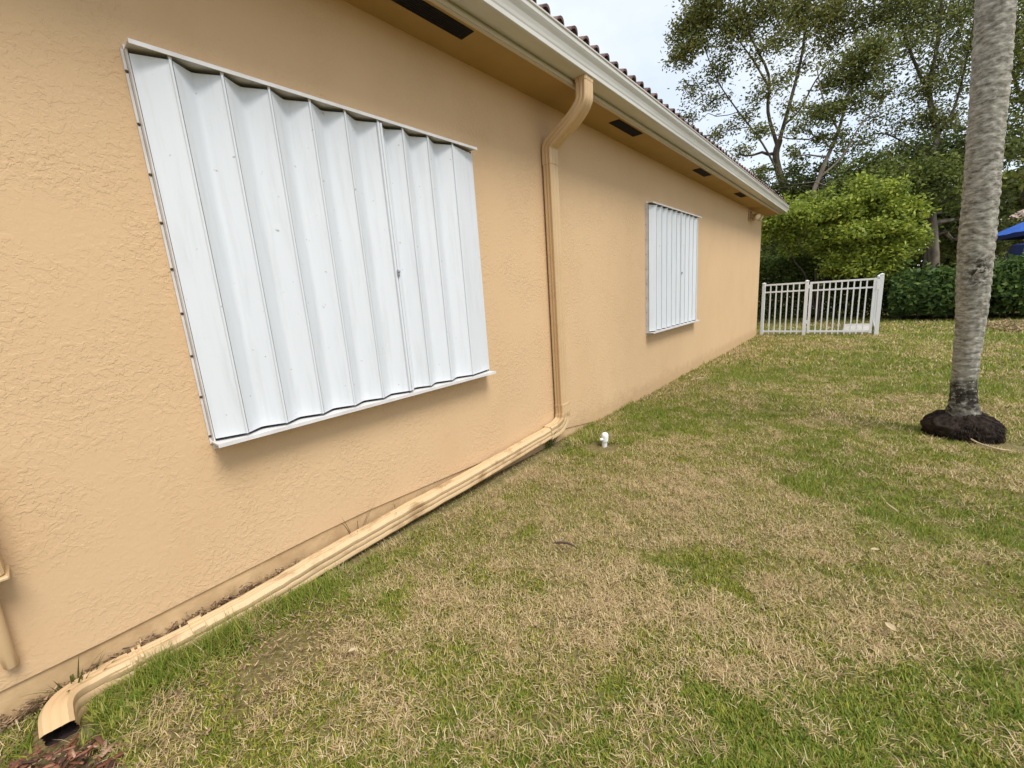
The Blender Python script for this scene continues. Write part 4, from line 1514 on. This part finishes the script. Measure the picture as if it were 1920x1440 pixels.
def umbrella():
    cx, cyy = 5.55, 17.4
    t = empty('patio_umbrella', (cx, cyy, 0), 'open bright blue patio umbrella behind the hedge at the right edge', 'umbrella')
    c = MB()
    n = 8
    R, zr, zt = 1.30, 1.93, 2.42
    vs = [(cx, cyy, zt)]
    rings = 5
    for i in range(1, rings + 1):
        for k in range(n * 4):
            a = 2 * math.pi * (k + 0.5) / (n * 4)
            s = i / rings
            seg = (a % (2 * math.pi / n)) / (2 * math.pi / n)
            sag = 0.05 * math.sin(math.pi * seg) * s
            r = R * s * (1 - 0.06 * math.sin(math.pi * seg))
            vs.append((cx + r * math.cos(a), cyy + r * math.sin(a), zt + (zr - zt) * s - sag + 0.06 * math.sin(math.pi * s)))
    m_ = n * 4
    fs = [(0, 1 + k, 1 + (k + 1) % m_) for k in range(m_)]
    for i in range(rings - 1):
        for k in range(m_):
            a, b = 1 + i * m_ + k, 1 + i * m_ + (k + 1) % m_
            fs.append((a, b, b + m_, a + m_))
    c.add(vs, fs)
    c.build('canopy', 'blue', t, smooth=True)
    v = MB()
    o = 1 + (rings - 1) * m_
    edge = [Vector(p) for p in vs[o:o + m_]]
    v.add([p for p in edge] + [p - Vector((0, 0, 0.10 + 0.02 * (k % 2))) for k, p in enumerate(edge)], [(k, (k + 1) % m_, m_ + (k + 1) % m_, m_ + k) for k in range(m_)])
    v.build('valance', 'navy', t)
    p = MB()
    p.tube([(cx, cyy, 0), (cx, cyy, 2.58)], 0.022, 10)
    p.build('pole', 'fence_white', t, smooth=True)
    for k in range(n):
        a = 2 * math.pi * k / n
        r = MB()
        r.tube([(cx, cyy, zt - 0.03), (cx + R * 0.97 * math.cos(a), cyy + R * 0.97 * math.sin(a), zr - 0.03)], 0.010, 5)
        r.build('rib', 'fence_white', t)


umbrella()


def covered_table():
    t = empty('covered_table', (5.5, 16.6, 0), 'patio table under a dark navy cover below the blue umbrella', 'table')
    x0, x1, y0_, y1_ = 4.55, 6.6, 16.1, 17.0
    bm = MB()
    rows = []
    n = 48
    for h, ex in ((0.95, 0.10), (1.30, 0.03), (1.58, 0.0), (1.62, -0.06)):
        ring = []
        for k in range(n):
            a = 2 * math.pi * k / n
            ca, sa = math.cos(a), math.sin(a)
            q = 5
            rx = abs(ca) ** (2 / q) * (1 if ca > 0 else -1)
            ry = abs(sa) ** (2 / q) * (1 if sa > 0 else -1)
            fold = 0.03 * math.sin(k * 1.9) * (1.7 - h)
            ring.append(((x0 + x1) / 2 + rx * ((x1 - x0) / 2 + ex + fold), (y0_ + y1_) / 2 + ry * ((y1_ - y0_) / 2 + ex + fold), h))
        rows.append(ring)
    vs = [p for r in rows for p in r] + [((x0 + x1) / 2, (y0_ + y1_) / 2, 1.66)]
    fs = [(i * n + k, i * n + (k + 1) % n, (i + 1) * n + (k + 1) % n, (i + 1) * n + k) for i in range(3) for k in range(n)]
    fs += [(3 * n + k, 3 * n + (k + 1) % n, 4 * n) for k in range(n)]
    bm.add(vs, fs)
    bm.build('cover', 'navy', t, smooth=True)
    for x in (x0 + 0.1, x1 - 0.1):
        for y in (y0_ + 0.1, y1_ - 0.1):
            l = MB()
            l.tube([(x, y, -0.02), (x, y, 1.2)], 0.03, 8)
            l.build('leg', 'bark_dark', t)


covered_table()


# ------------------------------------------------------------------ small things on the lawn
def riser():
    x, y = 0.345, 2.90
    z = float(gz(x, y)) - 0.03
    t = empty('pipe_riser', (x, y, z), 'short white plastic pipe riser standing in bare soil beside the downspout foot', 'pipe')
    m_ = MB()
    m_.lathe((x, y, z), (0.10, -0.05, 1), [(0.021, -0.04), (0.021, 0.055), (0.028, 0.058), (0.0285, 0.10), (0.026, 0.116), (0.016, 0.126), (0, 0.129)], 18)
    m_.build('pipe_body', 'pvc', t, smooth=True)
    m_ = MB()
    m_.lathe((x + 0.006, y - 0.02, z + 0.075), (-0.5, -0.85, 0.05), [(0.011, 0), (0.011, 0.028), (0.008, 0.033), (0, 0.034)], 12)
    m_.build('side_outlet', 'pvc', t, smooth=True)


riser()


def blade_strip(mb, p, d, L, w, bend, n=6, twist=0.0):
    """a strap leaf that arches over"""
    p = Vector(p)
    d = Vector(d).normalized()
    h = Vector((d.x, d.y, 0))
    h = h.normalized() if h.length > 1e-4 else Vector((1, 0, 0))
    s = Vector((-h.y, h.x, 0))
    vs = []
    for i in range(n + 1):
        t = i / n
        c = p + d * L * t + h * bend * L * t * t - Vector((0, 0, bend * L * 0.6 * t ** 3))
        ww = w * (1 - t ** 2.2) * (0.5 + 0.5 * min(1, t * 4))
        vs += [c - s * ww * 0.5 + Vector((0, 0, ww * 0.2)), c, c + s * ww * 0.5 + Vector((0, 0, ww * 0.2))]
    fs = []
    for i in range(n):
        for j in range(2):
            a = i * 3 + j
            fs.append((a, a + 1, a + 4, a + 3))
    mb.add(vs, fs)


weed_green = simple('weed_leaf', (0.07, 0.10, 0.025, 1), (0.16, 0.19, 0.05, 1), 30, 0.55, 0.25)
weed_brown = simple('dry_weed', (0.16, 0.10, 0.05, 1), (0.30, 0.20, 0.10, 1), 30, 0.8, 0.1)


def weed(x, y, n, hgt, label, mat, seed, width=0.008, lean=0.5, zoff=0.0):
    z = float(gz(x, y)) + zoff
    t = empty('weed', (x, y, z), label, 'weed', 'weeds along the foot of the wall')
    rg = random.Random(seed)
    f = MB()
    for k in range(n):
        a = rg.uniform(0, 2 * math.pi)
        r = rg.uniform(0, 0.03)
        tilt = rg.uniform(0.1, lean)
        px, py = x + r * math.cos(a) * 0.4, y + r * math.sin(a) * 2.0
        dx = abs(math.cos(a)) * tilt * 0.6 + 0.05
        blade_strip(f, (px, py, z - 0.01), (dx, math.sin(a) * tilt, 1), hgt * rg.uniform(0.5, 1.1), width * rg.uniform(0.7, 1.3), rg.uniform(0.05, 0.35))
    f.build('leaves', mat, t, smooth=True)
    s = MB()
    s.tube([(x, y, z - 0.02), (x + 0.004, y + 0.005, z + hgt * 0.45)], [0.004, 0.002], 6)
    s.build('stem', mat, t)


weed(0.012, 2.60, 16, 0.27, 'green weed of upright leaves growing between the wall and the downspout elbow', weed_green, 1, 0.011, 0.6)
weed(0.008, 0.92, 9, 0.30, 'thin dry brown weed against the wall behind the middle of the ground pipe', weed_brown, 2, 0.005, 0.35)
weed(0.010, 1.20, 12, 0.20, 'small olive weed tuft between wall and ground pipe, below the near shutter', weed_green, 3, 0.006, 0.7)
weed(0.02, -0.10, 26, 0.18, 'leafy green weed sprouting by the wall behind the open spout', weed_green, 4, 0.008, 0.9)
weed(0.012, 1.62, 9, 0.20, 'low olive weed behind the ground pipe, right of the near shutter corner', weed_green, 6, 0.006, 0.8)


def chips(name, cx, cyy, rx, ry, n, palette, smin, smax, label, seed, thick=0.3, pile=0.02):
    rng = np.random.default_rng(seed)
    a = rng.uniform(0, 2 * math.pi, n)
    r = np.sqrt(rng.random(n))
    x, y = cx + rx * r * np.cos(a), cyy + ry * r * np.sin(a)
    L = rng.uniform(smin, smax, n)
    W_ = L * rng.uniform(0.18, 0.4, n)
    T = W_ * thick
    yaw = rng.uniform(0, math.pi * 2, n)
    pit = rng.normal(size=n) * 0.30
    z = gz(x, y) + 0.012 + rng.random(n) * pile * (1 - 0.6 * r)
    ux = np.stack([np.cos(yaw) * np.cos(pit), np.sin(yaw) * np.cos(pit), np.sin(pit)], 1)
    uy = np.stack([-np.sin(yaw), np.cos(yaw), rng.normal(size=n) * 0.25], 1)
    uz = np.cross(ux, uy)
    V = []
    for sx, sy_, sz in [(-1, -.6, -1), (1, -.4, -1), (.8, .9, -1), (-.9, 1, -1), (-1, -.6, 1), (1, -.4, 1), (.8, .9, 1), (-.9, 1, 1)]:
        V.append(np.stack([x, y, z], 1) + ux * (L * sx / 2)[:, None] + uy * (W_ * sy_ / 2)[:, None] + uz * (T * sz / 2)[:, None])
    V = np.stack(V, 1).reshape(-1, 3)
    F = np.array([(0, 3, 2, 1), (4, 5, 6, 7), (0, 1, 5, 4), (1, 2, 6, 5), (2, 3, 7, 6), (3, 0, 4, 7)])
    Q = (np.arange(n)[:, None, None] * 8 + F[None]).reshape(-1, 4)
    pal = np.array(palette)
    col = pal[rng.integers(0, len(pal), n)] * rng.uniform(0.7, 1.3, (n, 1))
    o = np_mesh(name, V, None, 'mulch', np.repeat(col, 8, 0), None, quads=Q)
    tag(o, label, 'mulch', kind='stuff')


RED = [(0.19, 0.075, 0.04), (0.26, 0.12, 0.075), (0.12, 0.055, 0.035), (0.36, 0.23, 0.15), (0.08, 0.045, 0.03)]
BROWN = [(0.24, 0.155, 0.085), (0.32, 0.215, 0.12), (0.14, 0.09, 0.055), (0.42, 0.30, 0.17)]
chips('red_mulch', 0.44, -0.22, 0.24, 0.17, 620, RED, 0.012, 0.05, 'red-brown wood mulch spilled in front of the open spout', 3)
chips('brown_mulch', 4.35, 12.6, 0.7, 1.1, 900, BROWN, 0.05, 0.14, 'brown mulch patch on the lawn at the right edge', 4)
chips('leaf_litter', 0.42, 0.38, 0.26, 0.32, 620, BROWN, 0.007, 0.022, 'dry leaf litter on bare soil in front of the ground pipe', 5, 0.08)
chips('wall_litter', 0.013, 0.42, 0.020, 0.85, 1500, BROWN, 0.010, 0.034, 'dry debris trapped between the wall and the ground pipe', 6, 0.12, 0.085)


def twig(name, x, y, L, yaw, rad, mat, label, cat, bend=0.15, lift=0.035, group=None):
    z = float(gz(x, y)) + lift
    m_ = MB()
    d = Vector((math.cos(yaw), math.sin(yaw), 0))
    s = Vector((-d.y, d.x, 0))
    pts = [Vector((x, y, z)) + d * L * (t - 0.5) + s * bend * L * math.sin(t * 2.6) + Vector((0, 0, 0.008 * math.sin(t * 3.1))) for t in np.linspace(0, 1, 7)]
    m_.tube(pts, [rad * k for k in (0.6, 1, 1, 0.9, 0.8, 0.6, 0.25)], 7)
    o = m_.build(name, mat, None, smooth=True, origin=(x, y, z))
    return tag(o, label, cat, group)


def dry_leaf(x, y, L, yaw, mat, label, group=None, lift=0.035):
    z = float(gz(x, y)) + lift
    m_ = MB()
    d = Vector((math.cos(yaw), math.sin(yaw), 0.12))
    s = Vector((-math.sin(yaw), math.cos(yaw), 0))
    vs = []
    for t in np.linspace(0, 1, 7):
        w_ = 0.32 * L * math.sin(math.pi * min(1, t * 0.92 + 0.06)) ** 0.8
        c = Vector((x, y, z)) + d * L * (t - 0.5) + Vector((0, 0, 0.15 * L * (t - 0.5) ** 2))
        vs += [c - s * w_ + Vector((0, 0, w_ * 0.5)), c, c + s * w_ + Vector((0, 0, w_ * 0.35))]
    m_.add(vs, [(i * 3 + j, i * 3 + j + 1, i * 3 + j + 4, i * 3 + j + 3) for i in range(6) for j in range(2)])
    o = m_.build('dry_leaf', mat, None, smooth=True, origin=(x, y, z))
    return tag(o, label, 'leaf', group)


LG = 'fallen leaves on the lawn'
twig('twig', 0.905, 1.455, 0.115, 0.15, 0.006, 'dead_leaf', 'short dark twig on the straw-coloured grass in the middle of the lawn', 'twig', 0.10)
twig('twig', 0.34, 5.5, 0.24, 0.5, 0.009, 'straw', 'pale bent twig on the grass below the far shutter', 'twig', 0.25)
twig('twig', 2.08, 2.72, 0.10, 1.9, 0.005, 'straw', 'thin pale curved twig in the green grass right of the bare patch', 'twig', 0.2)
dry_leaf(2.005, 2.20, 0.032, 0.3, 'straw', 'tiny pale leaf lying near the thin curved twig', LG)
dry_leaf(2.04, 1.69, 0.034, 2.4, 'straw', 'larger pale curled leaf low in the lawn, nearest the right foreground', LG)
dry_leaf(0.66, 0.52, 0.027, 0.9, 'straw', 'tan leaf on the worn grass near the ground pipe', LG)


# ------------------------------------------------------------------ grass
def grass():
    rng = np.random.default_rng(77)
    half = math.radians(62)
    V_all, T_all, C_all = [], [], []
    vo = 0
    # (r0, r1, blades per m2, blade length, width, segments)
    bands = [(0.5, 1.7, 92000, 0.0185, 0.0028, 2), (1.7, 2.8, 60000, 0.0195, 0.0034, 1), (2.8, 4.4, 33000, 0.022, 0.0046, 1), (4.4, 7.0, 11500, 0.028, 0.0072, 1), (7.0, 11.5, 3400, 0.038, 0.013, 1), (11.5, 20, 900, 0.05, 0.024, 1)]
    fa = math.atan2(FWD.y, FWD.x)
    for r0, r1, dens, L0, W0, seg in bands:
        area = half * (r1 * r1 - r0 * r0)
        n = int(area * dens)
        r = np.sqrt(rng.uniform(r0 * r0, r1 * r1, n))
        a = fa + rng.uniform(-half * 1.0, half * 1.0, n)
        x = CAM.x + r * np.cos(a)
        y = CAM.y + r * np.sin(a)
        keep = (x > 0.0) | (y > Y1 + 0.05)
        keep &= ~((x > 0.09) & (x < 0.135 + 0.03 * vnoise(x, y, 6, 2, 3)) & (y > 0.75) & (y < 2.72) & (rng.random(n) > 0.06))
        keep &= ~((x > -0.02) & (x < 0.10) & (y > -0.02) & (y < 2.8) & (rng.random(n) > 0.12))
        # hollow by the riser, palm mound, spout mulch, slab
        keep &= ((x - 0.38) / 0.16) ** 2 + ((y - 2.80) / 0.16) ** 2 > rng.uniform(0.45, 1.15, n)
        keep &= ((x - 2.51) / 0.21) ** 2 + ((y - 4.32) / 0.20) ** 2 > rng.uniform(0.5, 1.2, n)
        keep &= ((x - 2.74) / 0.20) ** 2 + ((y - 4.18) / 0.14) ** 2 > rng.uniform(0.3, 1.2, n)
        keep &= ((x - 0.40) / 0.26) ** 2 + ((y + 0.19) / 0.16) ** 2 > rng.uniform(0.3, 1.2, n)
        keep &= ((x - 0.42) / 0.22) ** 2 + ((y - 0.38) / 0.28) ** 2 > rng.uniform(0.0, 1.1, n)
        keep &= ~((x > 0.08) & (x < 0.25) & (y > -0.20) & (y < -0.08))
        keep &= ~((x > 1.46) & (x < 2.02) & (y > 11.55) & (y < 13.25))
        keep &= ~((x > 2.3) & (y > 14.1))
        keep &= (y < 17)
        # thin, clumpy sward
        cl = vnoise(x, y, 14, 2, 8)
        keep &= rng.random(n) < np.clip(0.35 + 1.5 * (cl - 0.26), 0.25, 1)
        x, y, r = x[keep], y[keep], r[keep]
        n = len(x)
        g = greenness(x, y)
        gl = vnoise(x, y, 9, 3, 11)
        isg = rng.random(n) < np.clip(g + (gl - 0.5) * 1.3, 0.02, 0.98)
        # colours
        gp = np.array([(0.185, 0.240, 0.026), (0.29, 0.310, 0.040), (0.105, 0.155, 0.020), (0.42, 0.390, 0.070), (0.38, 0.325, 0.065)])
        spal = np.array([(0.66, 0.50, 0.275), (0.54, 0.39, 0.21), (0.72, 0.58, 0.36), (0.34, 0.23, 0.12), (0.60, 0.47, 0.22)])
        far_y = np.clip((y - 5) / 5, 0, 1)[:, None]
        colg = gp[rng.integers(0, 5, n)] * rng.uniform(0.75, 1.25, (n, 1))
        lush = np.clip((g - 0.55) * 2.2, 0, 1)[:, None]
        colg = colg * (1 - 0.35 * lush) + np.array([0.11, 0.22, 0.025]) * 0.35 * lush
        cols = spal[rng.integers(0, 5, n)] * rng.uniform(0.75, 1.2, (n, 1))
        col = np.where(isg[:, None], colg, cols) * 1.03
        L = L0 * rng.uniform(0.5, 1.5, n) * np.where(isg, 1.0, 1.15) * (1 + 0.35 * np.clip(g - 0.6, 0, 1) * 2)
        # taller unmown tufts beside the pipe and along the wall
        edge = np.exp(-((x - 0.16) / 0.07) ** 2) * (y < 3.2) * np.where((y > 0.8) & (y < 2.7), 0.25, 1.0)
        tuft = edge * np.clip((vnoise(x, y, 4.5, 2, 9) - 0.40) * 4, 0, 1) * 2.0
        wall_edge = np.exp(-((x - 0.02) / 0.05) ** 2) * (y > 2.85) * np.clip((vnoise(x, y, 3, 2, 14) - 0.4) * 3, 0, 1)
        lane = np.exp(-(((x - 0.22) / 0.16) ** 2 + ((y - 0.05) / 0.42) ** 2)) * np.clip((vnoise(x, y, 6, 2, 19) - 0.35) * 4, 0, 1)
        L *= 1 + 0.8 * tuft + 0.8 * wall_edge + 0.9 * lane
        W = W0 * rng.uniform(0.6, 1.3, n) * np.where(isg, 1.0, 0.68)
        az = rng.uniform(0, 2 * math.pi, n)
        til = np.where(isg, np.abs(rng.normal(size=n)) * 0.55 + 0.35, rng.uniform(0.7, 1.5, n))
        til = np.clip(til, 0.1, 1.5)
        h = np.stack([np.cos(az), np.sin(az), np.zeros(n)], 1)
        s = np.stack([-np.sin(az), np.cos(az), np.zeros(n)], 1) * (W / 2)[:, None]
        z = gz(x, y) + np.where(isg, 0.0, rng.random(n) * 0.016)
        P = np.stack([x, y, z], 1)
        ct, st_ = np.cos(til)[:, None], np.sin(til)[:, None]
        up = np.array([0, 0, 1.0])
        Lc = L[:, None]
        d1 = h * st_ + up * ct
        if seg == 2:
            til2 = np.clip(til + rng.uniform(0.0, 0.45, n), 0, 1.65)
            d2 = h * np.sin(til2)[:, None] + up * np.cos(til2)[:, None]
            mid = P + d1 * Lc * 0.55
            tip = mid + d2 * Lc * 0.45
            vv = np.stack([P - s, P + s, mid + s * 0.85, mid - s * 0.85, tip], 1)
            base = vo + np.arange(n) * 5
            tri = np.concatenate([np.stack([base, base + 1, base + 2], 1), np.stack([base, base + 2, base + 3], 1), np.stack([base + 3, base + 2, base + 4], 1)])
            k = 5
        else:
            tip = P + d1 * Lc
            vv = np.stack([P - s, P + s, tip], 1)
            base = vo + np.arange(n) * 3
            tri = np.stack([base, base + 1, base + 2], 1)
            k = 3
        V_all.append(vv.reshape(-1, 3))
        T_all.append(tri)
        C_all.append(np.repeat(col, k, 0))
        vo += n * k
    V_, T_, C_ = np.concatenate(V_all), np.concatenate(T_all), np.concatenate(C_all)
    print('grass tris', len(T_))
    o = np_mesh('grass', V_, T_, 'grass', C_)
    tag(o, 'patchy mown lawn of green blades and dry straw beside the house', 'grass', kind='stuff')


grass()
